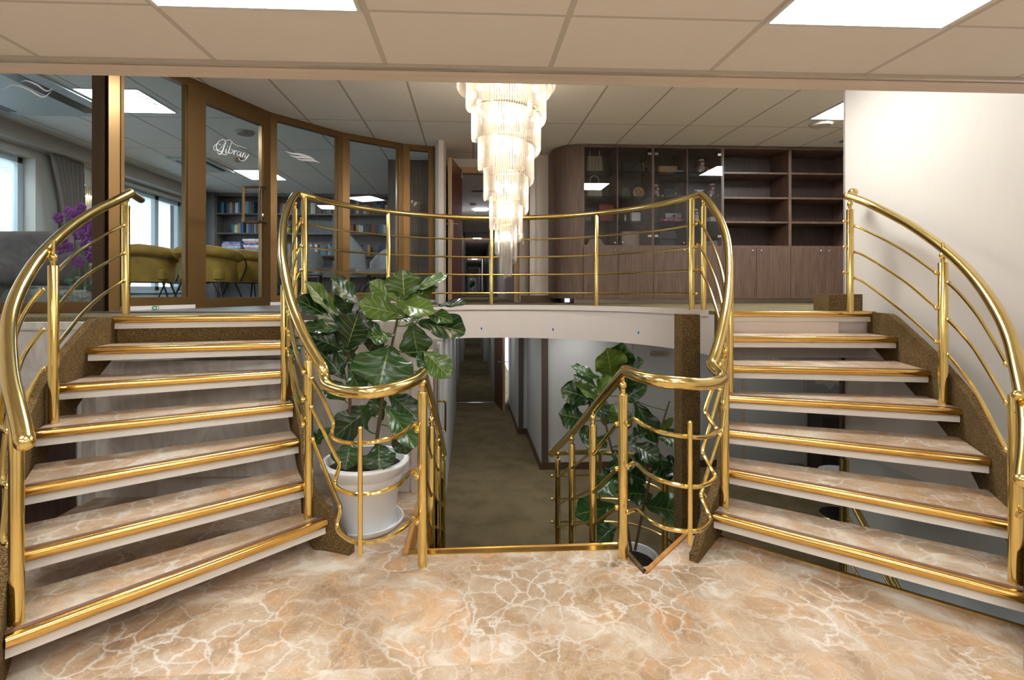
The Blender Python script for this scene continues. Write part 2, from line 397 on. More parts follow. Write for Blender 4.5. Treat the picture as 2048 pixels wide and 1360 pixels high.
land = [(-3.6, -3.2), (3.4, -3.2), (3.4, rG.y), (rG.x, rG.y), (rE.x, rE.y), (cornC.x, cornC.y), (cornB.x, cornB.y), (.80, 2.66), (-.335, 2.64), (-.33, 3.42), (-3.6, 3.42)]
fl = struct('floor', MB().prism(list(reversed(land)), -.16, 0), M['marble'], 'marble landing between the two curved staircases', 'floor')
mb = MB().tube([(-.33, 2.645, -.004), (.80, 2.665, -.004)], .012, 8); mb.box(-.33, .79, 2.60, 2.645, -.002, .004)
struct('trim_2', mb, M['nosing'], 'brass and brown nosing along the landing edge above the lower stairs', 'trim')
mb = MB(); mb.obox((-.335, 2.60), (-.33, 3.41), .022, -.14, .012); struct('trim_3', mb, M['oak'], 'orange wood edge of the landing beside the white planter', 'trim')
mb = MB(); mb.obox((cornB.x, cornB.y), (cornC.x, cornC.y), .022, -.14, .010); struct('trim_4', mb, M['oak'], 'orange wood edge of the landing above the sunken plant', 'trim')
mb = MB(); mb.obox((cornB.x, cornB.y), (.80, 2.67), .02, -.14, .010); struct('trim_5', mb, M['brown_carpet'], 'brown carpeted edge of the landing beside the right brass newel post', 'trim')
mb = MB(); mb.obox((rE.x, rE.y), (rG.x, rG.y), .02, -.12, .006); struct('trim_6', mb, M['nosing'], 'thin brass edge of the landing under the right staircase', 'trim')
# lower deck
low = [(-4, 2.0), (8, 2.0), (8, 9), (1.0, 9), (1.0, 30), (-.7, 30), (-.7, 4.6), (-4, 4.6)]
struct("floor", MB().prism([(-2, 2.0), (1.95, 2.0), (2.35, 3.9), (e.x-.02 if False else 3.27, 4.22), (3.45, 4.28), (6.4, 4.28), (6.4, 7.2), (1.2, 7.2), (1.2, 32), (-2, 32)], ZL-.1, ZL), M["olive_carpet"], "olive brown carpet of the lower corridor and lobby", "floor")
# lower stairs, carpeted
st = thing('lower_staircase', 'brown carpeted straight steps going down between the two brass newel posts', 'staircase', (.22, 2.66, ZL))
for k in range(1, 7):
    y0 = 2.66+(k-1)*.30
    MB().box(-.31, .74, y0, y0+.31, ZL, -k*.1714).obj('step', M['brown_carpet'], st)
# walls
mb = MB(); mb.box(-3.6, -2.47, 3.30, 3.50, -.0, 1.165); mb.box(-2.47, -1.18, 3.42, 3.50, 0, .90); mb.box(-1.18, -.33, 3.42, 3.50, 0, 1.16)
struct('wall_back', mb, M['wallpaper'], 'wavy patterned beige wall behind the left staircase and planter', 'wall')
mb = MB(); mb.box(-3.6, -2.47, 3.285, 3.30, 1.115, 1.125); mb.box(-2.48, -.34, 3.41, 3.42, .12, .124)
struct('trim_7', mb, M['metal_trim'], 'thin joint line along the beige wall under the glass', 'trim')
mb = MB(); mb.box(-.40, -.345, 2.66, 4.65, ZL, -.165); mb.box(-.40, -.345, 3.40, 4.65, ZL, .82)
struct('wall_lower_left', mb, M['fascia'], 'pale side wall of the lower stairs', 'wall')
t = thing('low_cabinet', 'dark wood panelled low wall unit at the far left of the landing', 'cabinet', (-3.0, 2.2, 0))
MB().box(-3.55, -2.49, 1.0, 3.28, 0, .68).obj('body', M['dark_wood'], t); MB().box(-3.56, -2.475, .99, 3.285, .68, .715).obj('top', M['dark_wood'], t)
# right wall, from behind the camera to its free edge
e = C(1690, 580, 4.4)
struct('wall_right', MB().box(e.x, e.x+.12, -3.2, e.y, -.02, ZC), M['pale_wall'], 'tall pale wall beside the right staircase', 'wall')
struct('wall_right_lower', MB().box(e.x, e.x+.12, -3.2, e.y, ZL-1.2, -.02), M['lower_wall'], 'lower part of the wall under the right staircase, coloured greyer to imitate its shade', 'wall')  # same wall continued; shade below the landing is put into a greyer colour
struct('trim_8', MB().box(e.x-.006, e.x+.01, e.y-.004, e.y+.012, ZU, ZC), M['metal_trim'], 'thin metal edge strip of the tall pale wall', 'trim')
struct('trim_9', MB().box(e.x-.03, e.x+.12, e.y, e.y+.03, ZL, .82), M['pillar'], 'dark edge strip of the right wall on the lower deck', 'trim')
struct('wall_left', MB().box(-3.72, -3.6, -3.2, 3.36, 0, ZC), M['pale_wall'], 'pale wall left of the landing', 'wall')
struct('wall_rear', MB().box(-3.6, 3.4, -3.3, -3.2, 0, ZC), M['pale_wall'], 'pale wall behind the camera', 'wall')
struct('trim_10', MB().box(3.0, e.x, 4.05, 4.24, ZU, ZU+.14), M['brown_carpet'], 'brown carpeted curb at the foot of the pale wall', 'trim')
struct('wall_shaft', MB().box(.80, e.x, -3.3, -3.2, ZL-1.2, -.16).box(.70, .80, -3.2, 2.0, ZL-1.2, -.16).box(.80, 2.3, 2.0, 2.05, ZL-1.2, -.16).box(1.8, e.x+.1, 4.3, 4.4, ZL-1.2, ZL-.11), M['lower_wall'], 'grey walls of the stair shaft going further down on the right', 'wall')
struct('wall_lower_hidden', MB().box(-2.1, -2, 1.9, 3.5, ZL, -.17).box(-2.1, -2, 3.52, 32, ZL, .80).box(-2, .8, 1.9, 2.0, ZL, -.17), M['lower_wall'], 'walls closing the lower deck behind the lower steps, hidden from view', 'wall')
struct('floor', MB().box(.7, e.x+.1, -3.3, 4.4, ZL-1.3, ZL-1.2), M['olive_carpet'], 'carpet at the bottom of the stair shaft on the right', 'floor')
struct('wall_far_right', MB().box(e.x+.12, 6.4, 4.12, 4.24, ZL, ZC).box(6.4, 6.5, 4.12, 7.3, ZL, ZC).box(1.6, 6.4, 7.2, 7.3, ZU, ZC), M['pale_wall'], 'pale walls around the display cabinets hidden from view', 'wall')
struct('wall_library_front', MB().box(-5.6, -3.72, 3.28, 3.36, ZU, ZC), M['pale_wall'], 'library front wall left of the glass, outside the photo', 'wall')
# ceilings
YB = 1.90
struct('ceiling', MB().box(-3.6, 3.4, -3.2, YB-.03, ZF, ZF+.06), M['ceil_low'], 'low tiled ceiling over the landing', 'ceiling')
struct('ceiling', MB().box(-8, 9, YB+.10, 12.6, ZC, ZC+.06), M['ceil_up'], 'tiled ceiling over the upper deck', 'ceiling')
mb = MB(); mb.box(-3.6, 3.4, YB+.005, YB+.10, ZF-.012, ZC); struct('trim_11', mb, M['beam_wood'], 'pale wood faced beam across the room', 'trim')
mb = MB(); mb.box(-3.6, 3.4, YB-.03, YB-.012, ZF-.014, ZF+.05); struct('trim_12', mb, M['metal_trim'], 'metal edge trim of the low ceiling', 'trim')
struct('trim_13', MB().box(-3.6, 3.4, YB-.012, YB+.005, ZF-.004, ZF+.05), M['black'], 'black shadow gap along the beam', 'trim')
# light panels
def panel(x0, x1, y0, y1, z, label, group=None, m='panel'):
    t = thing('ceiling_light', label, 'light', ((x0+x1)/2, (y0+y1)/2, z), 0, group)
    a = .012
    mb = MB(); mb.box(x0, x1, y0, y0+a, z-.008, z); mb.box(x0, x1, y1-a, y1, z-.008, z); mb.box(x0, x0+a, y0+a, y1-a, z-.008, z); mb.box(x1-a, x1, y0+a, y1-a, z-.008, z)
    mb.obj('frame', M['panel_frame'], t, smooth=False); MB().box(x0+a, x1-a, y0+a, y1-a, z-.006, z-.001).obj('diffuser', M[m], t, smooth=False)
panel(-.926, -.326, .92, 1.52, ZF, 'square white light panel in the low ceiling, top left of the photo')
panel(.92, 1.505, .92, 1.53, ZF, 'square white light panel in the low ceiling, top right of the photo')
for i, (x, y) in enumerate([(-2.16, -.9), (-.926, -.9), (.92, -.9), (2.15, -.9), (-.926, -2.3), (.92, -2.3), (-2.16, .92)]):  # unseen panels added to give the landing more light
    panel(x, x+.6, y, y+.6, ZF, 'added square light panel in the low ceiling, out of view', 'added light panels out of view')
UPL = [(3.755, 4.355, 4.73, 5.37, 'light panel over the open shelves beside the tall pale wall'),
       (1.88, 2.48, 3.45, 4.07, 'light panel above the right staircase hidden behind the beam'),
       (-1.81, -1.21, 3.45, 4.07, 'light panel above the left staircase hidden behind the beam'),
       (-3.75, -3.14, 4.88, 5.52, 'brightest light panel seen through the second glass pane of the library'),
       (-3.75, -3.16, 8.08, 8.78, 'far light panel seen through the library door'),
       (-6.0, -5.4, 5.2, 5.8, 'light panel over the library windows out of view')]
for x0, x1, y0, y1, lb in UPL: panel(x0, x1, y0, y1, ZC, lb, m='panel_lib' if x0 < -3 else 'panel_up')
for x0, x1, y0, y1 in [(1.2, 1.8, 6.3, 6.9), (3.3, 3.9, 5.6, 6.2), (.0, .6, 6.2, 6.8)]:  # unseen panels added to brighten the lower lobby
    panel(x0, x1, y0, y1, .819, 'light panel added in the lower deck ceiling, hidden by the deck edge', 'added hidden lower deck lights', m='panel_low')
# ================================================================ GLASS WALL OF THE LIBRARY
def bronze_panel(name, label, a, b, z0, z1, fw=.085, cat='window', sill=False, door=False, top=.08, bot=.07, fl=None, fr=None):
    a = Vector(a[:2]); b = Vector(b[:2]); d = (b-a); Ln = d.length; d.normalize()
    t = thing(name, label, cat, (a.x, a.y, z0)); fl = fl or fw; fr = fr or fw
    def seg(s0, s1, za, zb, th=.07): return MB().obox(a+d*s0, a+d*s1, th, za, zb)
    zs = z0 + (.045 if sill else 0)
    mb = seg(0, fl, zs, z1); mb.obox(a+d*(Ln-fr), a+d*Ln, .07, zs, z1); mb.obox(a+d*fl, a+d*(Ln-fr), .07, z1-top, z1); mb.obox(a+d*fl, a+d*(Ln-fr), .07, zs, zs+bot)
    # slim raised inner bead
    mb.obox(a+d*fl, a+d*(fl+.014), .045, zs+bot, z1-top); mb.obox(a+d*(Ln-fr-.014), a+d*(Ln-fr), .045, zs+bot, z1-top)
    mb.obj('window_frame' if not door else 'door_frame', M['bronze'], t, smooth=False)
    seg(fl+.005, Ln-fr-.005, zs+bot-.01, z1-top+.01, .008).obj('pane', M['glass'], t, smooth=False)
    if sill: seg(0, Ln, z0, zs, .085).obj('sill', M['white_board'], t, smooth=False)
    return t, a, d, Ln
def pl(px, D): v = C(px, 580, D); return (v.x, v.y)
G0, G1, G2, G3, G4, G5 = pl(236, 3.92), pl(384, 4.52), pl(537, 5.36), pl(683, 6.05), pl(806, 6.52), pl(869, 6.66)
t, a, d, Ln = bronze_panel('window_1', 'wide library glass pane at the far left with the orchid behind it', pl(-320, 3.42), pl(203, 3.84), ZU, ZC, .035, bot=.085)
cp = thing('bronze_corner_post', 'thick bronze corner post of the library glass wall', 'post', (pl(213, 3.88)[0], 3.75, ZU))
x = pl(213, 3.88)
MB().obox(pl(190, 3.84), pl(212, 3.86), .10, ZU, ZC).obj('post', M['bronze_dark'], cp, smooth=False)
MB().obox(pl(211, 3.86), pl(237, 3.94), .09, ZU, ZC).obj('cover', M['bronze'], cp, smooth=False)
bronze_panel('window_2', 'library glass pane between the corner post and the door', G0, G1, ZU, ZC, .02, sill=True, fr=.07)
td, a, d, Ln = bronze_panel('door_1', 'bronze framed glass library door with a white script word', G1, G2, ZU, ZC, .11, cat='door', door=True, top=.17, bot=.10, fr=.10)
bronze_panel('window_3', 'library glass pane with a white wave mark right of the door', G2, G3, ZU, ZC, .07, sill=True, top=.07)
bronze_panel('window_4', 'library glass pane behind the balcony rail with books visible', G3, G4, ZU, ZC, .08, sill=True, top=.07)
bronze_panel('window_5', 'narrowest library glass pane beside the pale pier', G4, G5, ZU, ZC, .07, sill=True, top=.07)
# door pull handles (C-shaped bars, one on each side of the leaf)
def on_pane(A, B, lift=.012):
    A = Vector(A); B = Vector(B); dd = (B-A).normalized(); nn = Vector((dd.y, -dd.x))
    if nn.y > 0: nn = -nn
    q = A+nn*lift
    def f(px, py):
        u = (px-989)/1000; dx = u*cY+sY; dy = -u*sY+cY
        det = dx*(-dd.y)-(-dd.x)*dy; tt = (q.x*(-dd.y)-(-dd.x)*q.y)/det
        return Vector((dx*tt, dy*tt, EYE+(580-py)/1000*tt))
    return f
for ax, bx_, off, m_k in ((531, 519, .07, 'bronze_dark'), (517, 487, .06, 'bronze')):
    f0, f1 = on_pane(G1, G2, .0), on_pane(G1, G2, off)
    p0 = smooth_path([f0(ax, 374), f1(ax-2, 374), f1(bx_+3, 374.5), f1(bx_, 379), f1(bx_, 400), f1(bx_, 438), f1(bx_+3, 444), f1(ax-2, 445), f0(ax, 445)], 4)
    MB().tube(p0, .0135, 10).obj('door_handle', M[m_k], td)
f0 = on_pane(G1, G2, .037); MB().ball(f0(526, 431), .012, 6, 8, 1, 1, 1.6).obj('door_lock', M['steel'], td)
# green exit sticker
t = thing('exit_sticker', 'small green and white exit sign on the white sill of the glass wall', 'sign', C(313, 615.5, 4.21))
q0 = Vector(G0); q1 = Vector(G1); dd = (q1-q0).normalized(); nn = Vector((dd.y, -dd.x))
def sp(px, py, lift=.047):
    # point on the sill face
    u = (px-989)/1000; dirx = u*cY+sY; diry = -u*sY+cY
    # solve (dirx,diry)*t = q0+dd*s + nn*lift
    q = q0+nn*lift; det = dirx*(-dd.y)-(-dd.x)*diry; tt = (q.x*(-dd.y)-(-dd.x)*q.y)/det
    return Vector((dirx*tt, diry*tt, EYE+(580-py)/1000*tt))
def quad(mb, pts):
    return mb.add(pts, [tuple(range(len(pts)))])
quad(MB(), [sp(305, 620), sp(318, 619.5), sp(318, 612), sp(305, 612.5)]).obj('board', flat((.01, .22, .10)), t, smooth=False)
mb = MB(); quad(mb, [sp(306.5, 617, .049), sp(310.5, 617, .049), sp(310.5, 615, .049), sp(306.5, 615, .049)]); quad(mb, [sp(310, 618.3, .049), sp(312.4, 616, .049), sp(310, 613.6, .049)])
quad(mb, [sp(314, 618.6, .049), sp(316.8, 618.5, .049), sp(316.8, 613.2, .049), sp(314, 613.3, .049)]); mb.obj('symbol', flat((.9, .9, .9)), t, smooth=False)
# ---- etched writing and waves on the glass
etch = flat((.85, .88, .9), .6)
def ribbon(mb, f, pts, wd):
    """flat stroke on a pane: pts are (x, y, width factor)"""
    P3 = smooth_path([Vector((p[0], p[1], p[2] if len(p) > 2 else 1)) for p in pts], 5)
    vs = []; n = len(P3)
    for i, p in enumerate(P3):
        t_ = (P3[min(i+1, n-1)]-P3[max(i-1, 0)]); t_ = Vector((t_.x, t_.y)).normalized() if t_.length else Vector((1, 0))
        o = Vector((-t_.y, t_.x))*wd*max(p.z, .15)/2
        vs += [f(p.x+o.x, p.y+o.y), f(p.x-o.x, p.y-o.y)]
    mb.add(vs, [(2*i, 2*i+1, 2*i+3, 2*i+2) for i in range(n-1)])
f = on_pane(G1, G2)
def lt(x, y):   # library crop coordinates -> photo px
    return (400+x/2.518, 140+y/2.518)
mb = MB()
def S(pts, wd=1.3): ribbon(mb, f, [(*lt(p[0], p[1]), p[2] if len(p) > 2 else .8) for p in pts], wd)
S([(106, 378, .6), (88, 372, .8), (70, 385, .8), (72, 402, .6), (92, 402, .5), (112, 385, .6), (128, 362, .9), (118, 350, .6), (100, 356, .6), (84, 376, 1.0), (84, 398, 1.2), (100, 410, .8), (122, 398, .6)], 1.3)
S([(132, 366, .5), (122, 384, 1.2), (112, 412, 1.8), (100, 424, 1), (88, 416, .6), (98, 408, .5), (116, 424, .9), (132, 426, .7), (140, 416, .4)], 1.5)
S([(134, 396, .5), (130, 412, 1.5), (134, 418, .8), (144, 408, .4)]); S([(139, 385, 1), (141, 388, 1)], 1.6)
S([(158, 366, .6), (150, 392, 1.3), (144, 412, 1.4), (150, 420, .8), (162, 414, .8), (164, 402, .6), (156, 402, .5)])
S([(166, 410, .5), (174, 404, .6), (170, 420, 1.5), (172, 426, .6)]); S([(172, 414, .6), (182, 406, .8), (186, 410, .6)])
S([(204, 414, .8), (194, 410, .8), (186, 420, 1), (190, 430, 1), (200, 426, .6), (208, 414, .6), (202, 430, 1.5), (206, 436, .6), (212, 430, .4)])
S([(212, 422, .5), (220, 416, .6), (214, 434, 1.5), (216, 440, .6)]); S([(218, 426, .6), (226, 418, .8), (231, 422, .6)])
S([(230, 426, .5), (226, 438, 1.3), (232, 442, .8), (246, 424, .6), (238, 440, 1.2), (222, 456, .8), (206, 456, .8), (196, 448, .7), (198, 440, .5)], 1.3)
S([(132, 356, .4), (150, 352, .8), (172, 372, .8), (200, 384, .8), (224, 392, .5), (236, 398, .3)], 1.1)
mb.obj('lettering', etch, td, smooth=False)
def waves(A, B, name, label, strokes, wd):
    f = on_pane(A, B); mb = MB()
    for s_ in strokes: ribbon(mb, f, s_, wd)
    o = mb.obj(name, etch, smooth=False); tag(o, label, 'glass marking'); return o
def wv(x0, y0, x1, y1, h): return [(x0, y0, .2), (x0+(x1-x0)*.2, y0+h*.6+(y1-y0)*.1, 1), (x0+(x1-x0)*.5, y0+(y1-y0)*.42, 1.6), (x0+(x1-x0)*.8, y1-h, 1.2), (x1, y1, .2)]
waves(G2, G3, 'wave_marking', 'white etched triple wave on the pane right of the door', [wv(571, 302, 628, 318, 5), wv(579, 310, 630, 320, 4), wv(592, 316, 640, 326, 4)], 2.4)
waves(G0, G1, 'wave_marking', 'white etched triple wave on the pane in front of the bright light panel', [wv(262, 187, 318, 208, 6), wv(272, 196, 325, 216, 6), wv(284, 206, 333, 227, 6)], 2.6)
waves(pl(-320, 3.42), pl(203, 3.84), 'wave_marking', 'white etched wave on the far left pane near the ceiling', [wv(8, 178, 105, 180, -14), wv(40, 164, 106, 176, -6)], 2.2)
# ================================================================ PIER, DOOR, CORRIDOR
pr0, pr1 = pl(869, 6.66), pl(888, 6.45)
YD = 7.25
struct('wall_pier', MB().prism([(pr0[0]-.0, pr0[1]), (pr1[0]-.06, 6.35), (pr1[0]+.0, 6.38), (pr1[0]+.02, 6.50), (pr1[0]+.02, YD), (pr0[0], YD)], ZU, ZC), M['pale_wall'], 'narrow pale pier between the library glass and the corridor door', 'wall')
jx = Xat(1028, YD)
mb = MB(); mb.box(pr1[0]+.02, -.30, YD-.02, YD+.1, ZU, ZC)  # black strip; the darkness of the shaded gap is put into its colour
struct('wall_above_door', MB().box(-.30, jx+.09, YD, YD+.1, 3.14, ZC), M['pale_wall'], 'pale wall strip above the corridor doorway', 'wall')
struct('wall_corridor', mb, M['black'], 'black strip standing in for the shade of the recess beside the open corridor door', 'wall')
t = thing('door_2', 'light oak frame of the corridor doorway behind the chandelier', 'door', (.2, YD, ZU))
mb = MB(); mb.box(jx, jx+.065, YD-.03, YD+.12, ZU, 3.13); mb.box(-.20, -.15, YD-.03, YD+.12, ZU, 3.13); mb.box(-.20, jx+.065, YD-.03, YD+.12, 3.06, 3.14); mb.obj('door_frame', M['oak_frame'], t, smooth=False)
MB().box(.12, .30, YD-.06, YD-.03, 3.05, 3.08).obj('door_closer', M['steel'], t, smooth=False)
MB().box(-.155, -.12, YD-.05, YD-.03, 2.98, 3.05).obj('lamp', M['white'], t, smooth=False)
# open mahogany leaf
h0 = C(921, 580, 7.22); h1 = C(900, 580, 6.55)
t = thing('mahogany_door', 'dark red wooden door leaf standing open before the corridor', 'door', (h0.x, h0.y, ZU+.01))
MB().obox((h0.x, h0.y), (h1.x, h1.y), .045, ZU+.01, 3.10).obj('leaf', M['red_wood'], t, smooth=False)
dv = (Vector((h1.x, h1.y))-Vector((h0.x, h0.y))).normalized(); e1 = Vector((h1.x, h1.y))
MB().obox(e1, e1+dv*.012, .052, ZU+.01, 3.10).obj('edge', M['oak_frame'], t, smooth=False)
kk = e1-dv*.06
mb = MB(); mb.tube([(kk.x-.09, kk.y, 2.245), (kk.x+.09, kk.y, 2.245)], .009); mb.tube([(kk.x+.08, kk.y, 2.245), (kk.x+.085, kk.y+.10, 2.245)], .009); mb.obj('handle', M['chrome'], t)
MB().box(kk.x+.018, kk.x+.028, kk.y-.025, kk.y+.02, 2.05, 2.28).obj('lock_plate', M['steel'], t, smooth=False)
# wall right of door
x1036, x1057, x1070, x1110 = Xat(1037, 7.1), Xat(1057, 7.1), Xat(1070, 7.0), Xat(1113, 7.0)
struct('wall_corridor_right', MB().box(jx+.065, x1057, 7.12, 7.3, ZU, ZC), mat('grey_beige_wall', (.40, .33, .29), .5), 'grey beige wall strip right of the corridor doorway', 'wall')
struct('trim_14', MB().box(x1057+.005, x1070, 6.98, 7.3, ZU, 3.24), M['steel'], 'brushed steel strip behind the chandelier', 'trim')
struct('wall_upper_right', MB().box(x1070, x1110+.12, 7.02, 7.2, ZU, ZC), M['pale_wall'], 'pale wall strip left of the rounded cabinet', 'wall')
struct('baseboard_upper', MB().box(x1036+.02, x1110+.05, 6.95, 7.0, ZU, ZU+.10), M['baseboard'], 'dark brown baseboard at the upper deck wall', 'baseboard')
sw = tag(MB().box(Xat(1045, 7.1), Xat(1047.5, 7.1), 7.105, 7.12, 2.02, 2.18).obj('wall_switch', M['white'], smooth=False), 'small white vertical switch beside the corridor doorway', 'switch')
# upper corridor
WG = mat('corridor_wall', (.55, .50, .49), .5)
struct('floor', MB().box(-.2, .66, 7.2, 62, .82, ZU), M['olive_carpet'], 'carpet of the long upper corridor', 'floor')
struct('wall_corridor_far_right', MB().box(.66, .76, 7.3, 62, ZU, 3.1), WG, 'right wall of the long upper corridor', 'wall')
struct('wall_corridor_far_left', MB().box(-.30, -.2, 7.3, 62, ZU, 3.1), WG, 'left wall of the long upper corridor', 'wall')
struct('ceiling', MB().box(-.3, .76, 7.35, 62, 3.10, 3.16), mat('corridor_ceiling', (.8, .8, .8), .6), 'ceiling of the long upper corridor', 'ceiling')
struct('wall_corridor_end', MB().box(-.3, .76, 62, 62.1, ZU, 3.1), M['white'], 'far end wall of the upper corridor', 'wall')
for i, y in enumerate([15, 24, 33, 41, 50, 57]):
    mb = MB(); wd = .05+.012*i; mb.box(.66-wd, .66, y, y+.15, ZU, 3.1); mb.box(-.2, -.2+wd*.6, y, y+.15, ZU, 3.1); mb.box(-.2, .66, y, y+.15, 2.94-.04*i, 3.1)
    t = mb.obj('doorway_frame', mat('corridor_frame_%d' % i, (.5, .5, .52), .4), smooth=False); tag(t, ['nearest', 'second', 'third', 'fourth', 'fifth', 'farthest'][i]+' pale doorway frame along the upper corridor', 'door frame')
for i, y in enumerate([10.6, 16.5, 28, 37, 46, 54, 60]):
    t = tag(MB().box(.1, .35, y, y+.25, 3.085, 3.095).obj('corridor_light', mat('corridor_lamp_%d' % i, (1, 1, 1), .5, emis=(.95, .97, 1), es=(45 if i < 6 else 30)), smooth=False), 'ceiling light of the upper corridor', 'light', 'upper corridor lights')
t = thing('potted_plant', 'tiny green plant between white chairs at the far end of the corridor', 'plant', (.24, 60.5, ZU))
mb = MB()
for i in range(26):
    a_ = random.uniform(-1, 1); mb.ball((.24+a_*.28, 60.5+random.uniform(-.2, .2), ZU+.6+random.random()*.85), .13, 5, 7, 1, 1, 1.4)
mb.obj('foliage', M['leaf'], t); MB().lathe([(.12, ZU), (.17, ZU+.4), (.16, ZU+.42)], (.24, 60.5), 14).obj('pot', M['pot_white'], t)
vent = thing('air_vent', 'grey ceiling vent inside the upper corridor', 'vent', (.25, 8.6, 3.09))
MB().box(-.02, .5, 8.5, 8.75, 3.075, 3.098).obj('frame', M['panel_frame'], vent, smooth=False); MB().box(.03, .45, 8.55, 8.70, 3.072, 3.076).obj('slot', M['black'], vent, smooth=False)
tag(MB().lathe([(0, 3.06), (.05, 3.065), (.07, 3.09)], (.05, 10.0), 18).obj('smoke_detector', M['oak_frame']), 'small round detector on the upper corridor ceiling', 'smoke detector')
# ================================================================ LIBRARY ROOM
XW = -5.35
struct('floor', MB().box(-8, -.45, 3.9, 12.5, ZU, ZU+.012), M['lib_floor'], 'dark library floor', 'floor')
YBK = 10.3
struct('wall_library_back', MB().box(-6, -.3, YBK, YBK+.1, ZU, ZC), M['book_case'], 'dark grey back wall of the library', 'wall')
struct('wall_library_right', MB().box(Xat(800, 8.6), -.40, 7.35, YBK, ZU, ZC), M['walnut'], 'walnut end wall of the library seen through the glass', 'wall')
# window wall with openings
Wn = [(3.8, 6.42, 1.45, 2.99), (7.45, 9.75, 1.36, 3.02)]
mb = MB(); xw = XW
ys = [3.4, Wn[0][0], Wn[0][1], Wn[1][0], Wn[1][1], YBK]
for i in (0, 2, 4): mb.box(xw-.25, xw, ys[i], ys[i+1], ZU, ZC)
for (y0, y1, z0, z1) in Wn: mb.box(xw-.25, xw, y0, y1, ZU, z0); mb.box(xw-.25, xw, y0, y1, z1, ZC)
struct('wall_library_left', mb, mat('library_wall', (.60, .55, .48), .6), 'outer wall of the library with the daylight windows', 'wall')
for i, (y0, y1, z0, z1) in enumerate(Wn):
    t = thing('window_%d' % (6+i), ['large daylight window behind the taupe armchair', 'double daylight window behind the mustard chairs'][i], 'window', (xw-.2, (y0+y1)/2, z0)); t['kind'] = 'structure'
    mb = MB(); a_ = .07; X0, X1 = xw-.22, xw-.15
    mb.box(X0, X1, y0, y0+a_, z0, z1); mb.box(X0, X1, y1-a_, y1, z0, z1); mb.box(X0, X1, y0, y1, z0, z0+a_); mb.box(X0, X1, y0, y1, z1-a_, z1)
    ym = (9.05 if i else y0+.9)
    mb.box(X0, X1, ym-.05, ym+.05, z0, z1); mb.obj('window_frame', M['window_white'], t, smooth=False)
    MB().box(xw-.19, xw-.185, y0+a_, y1-a_, z0+a_, z1-a_).obj('pane', M['window_glass'], t, smooth=False)
    MB().box(xw-.15, xw+.03, y0-.02, y1+.02, z0-.04, z0).obj('sill', M['window_white'], t, smooth=False)
struct('trim_15', MB().box(xw, xw+.22, 3.9, YBK, 3.08, ZC-.001), mat('cornice', (.42, .36, .30), .6), 'boxed curtain cornice along the library windows', 'trim')
def curtain(y0, y1, label, lean=0, x=XW+.10):
    rows = []; n = 60
    for k in range(9):
        z = 3.08-(3.08-ZU-.02)*k/8; r = []
        sq = 1-.35*math.sin(PI*k/8*.9)*lean
        for i in range(n+1):
            u = i/n; yy = y1-(y1-y0)*(1-u)*sq; r.append((x+.035*math.sin(u*PI*14+.6*math.sin(k*.5))+.01*math.sin(u*40), yy, z))
        rows.append(r)
    o = MB().sheet(rows).obj('curtain', M['curtain'], ang=80); tag(o, label, 'curtain', None)
    m_ = o.modifiers.new('s', 'SOLIDIFY'); m_.thickness = .006
curtain(6.50, 7.05, 'taupe curtain between the left window and the crystal wall lamp', 1)
curtain(7.40, 7.52, 'narrow taupe curtain edge right of the crystal wall lamp', 0)
curtain(9.80, 9.98, 'grey taupe curtain at the far end of the double window', 0)
# air conditioning cassettes in the library ceiling
for i, (px_, D0, lb) in enumerate([(0, 0, 'large square ceiling cassette with two dark slots, top left pane'), (1, 0, 'far ceiling cassette near the library door')]):
    x0, x1, y0, y1 = [(-4.35, -3.40, 4.05, 5.62), (-4.35, -3.3, 7.0, 8.0)][i] if False else [(-5.02, -3.78, 4.2, 5.62), (-4.35, -3.78, 7.35, 8.2)][i]
    t = thing('air_conditioner', lb, 'air conditioner', ((x0+x1)/2, (y0+y1)/2, ZC))
    MB().box(x0, x1, y0, y1, ZC-.022, ZC-.001).obj('panel', mat('cassette_%d' % i, (.55, .58, .58), .5), t, smooth=False)
    mb = MB(); w_ = (x1-x0); mb.box(x0+w_*.12, x0+w_*.20, y0+.12, y1-.12, ZC-.026, ZC-.022); mb.box(x1-w_*.24, x1-w_*.12, y0+.12, y1-.12, ZC-.026, ZC-.022); mb.obj('slot', M['black_metal'], t, smooth=False)
tag(MB().lathe([(0, ZC-.035), (.09, ZC-.03), (.11, ZC-.004)], (Xat(490, 6.15), 6.15), 20).obj('ceiling_speaker', mat('taupe_speaker', (.35, .29, .26), .6)), 'round taupe speaker in the library ceiling above the script word', 'speaker')
tag(MB().lathe([(0, ZC-.05), (.04, ZC-.045), (.055, ZC-.004)], (Xat(475, 7.4), 7.4), 16).obj('smoke_detector', M['oak_frame']), 'small round detector in the library ceiling below the script word', 'smoke detector')
tag(MB().lathe([(0, ZC-.035), (.10, ZC-.03), (.13, ZC-.004)], (Xat(1645, 5.5), 5.52), 22).obj('ceiling_speaker', mat('cream_speaker', (.62, .56, .50), .5)), 'round cream speaker in the ceiling near the tall pale wall', 'speaker')
t = thing('air_vent', 'dark square vent in the ceiling beside the tall pale wall', 'vent', (5.2, 5.9, ZC))
MB().box(4.62, 5.5, 5.72, 6.2, ZC-.02, ZC-.001).obj('frame', M['panel_frame'], t, smooth=False); MB().box(4.68, 5.44, 5.78, 6.14, ZC-.024, ZC-.02).obj('slot', M['black_metal'], t, smooth=False)
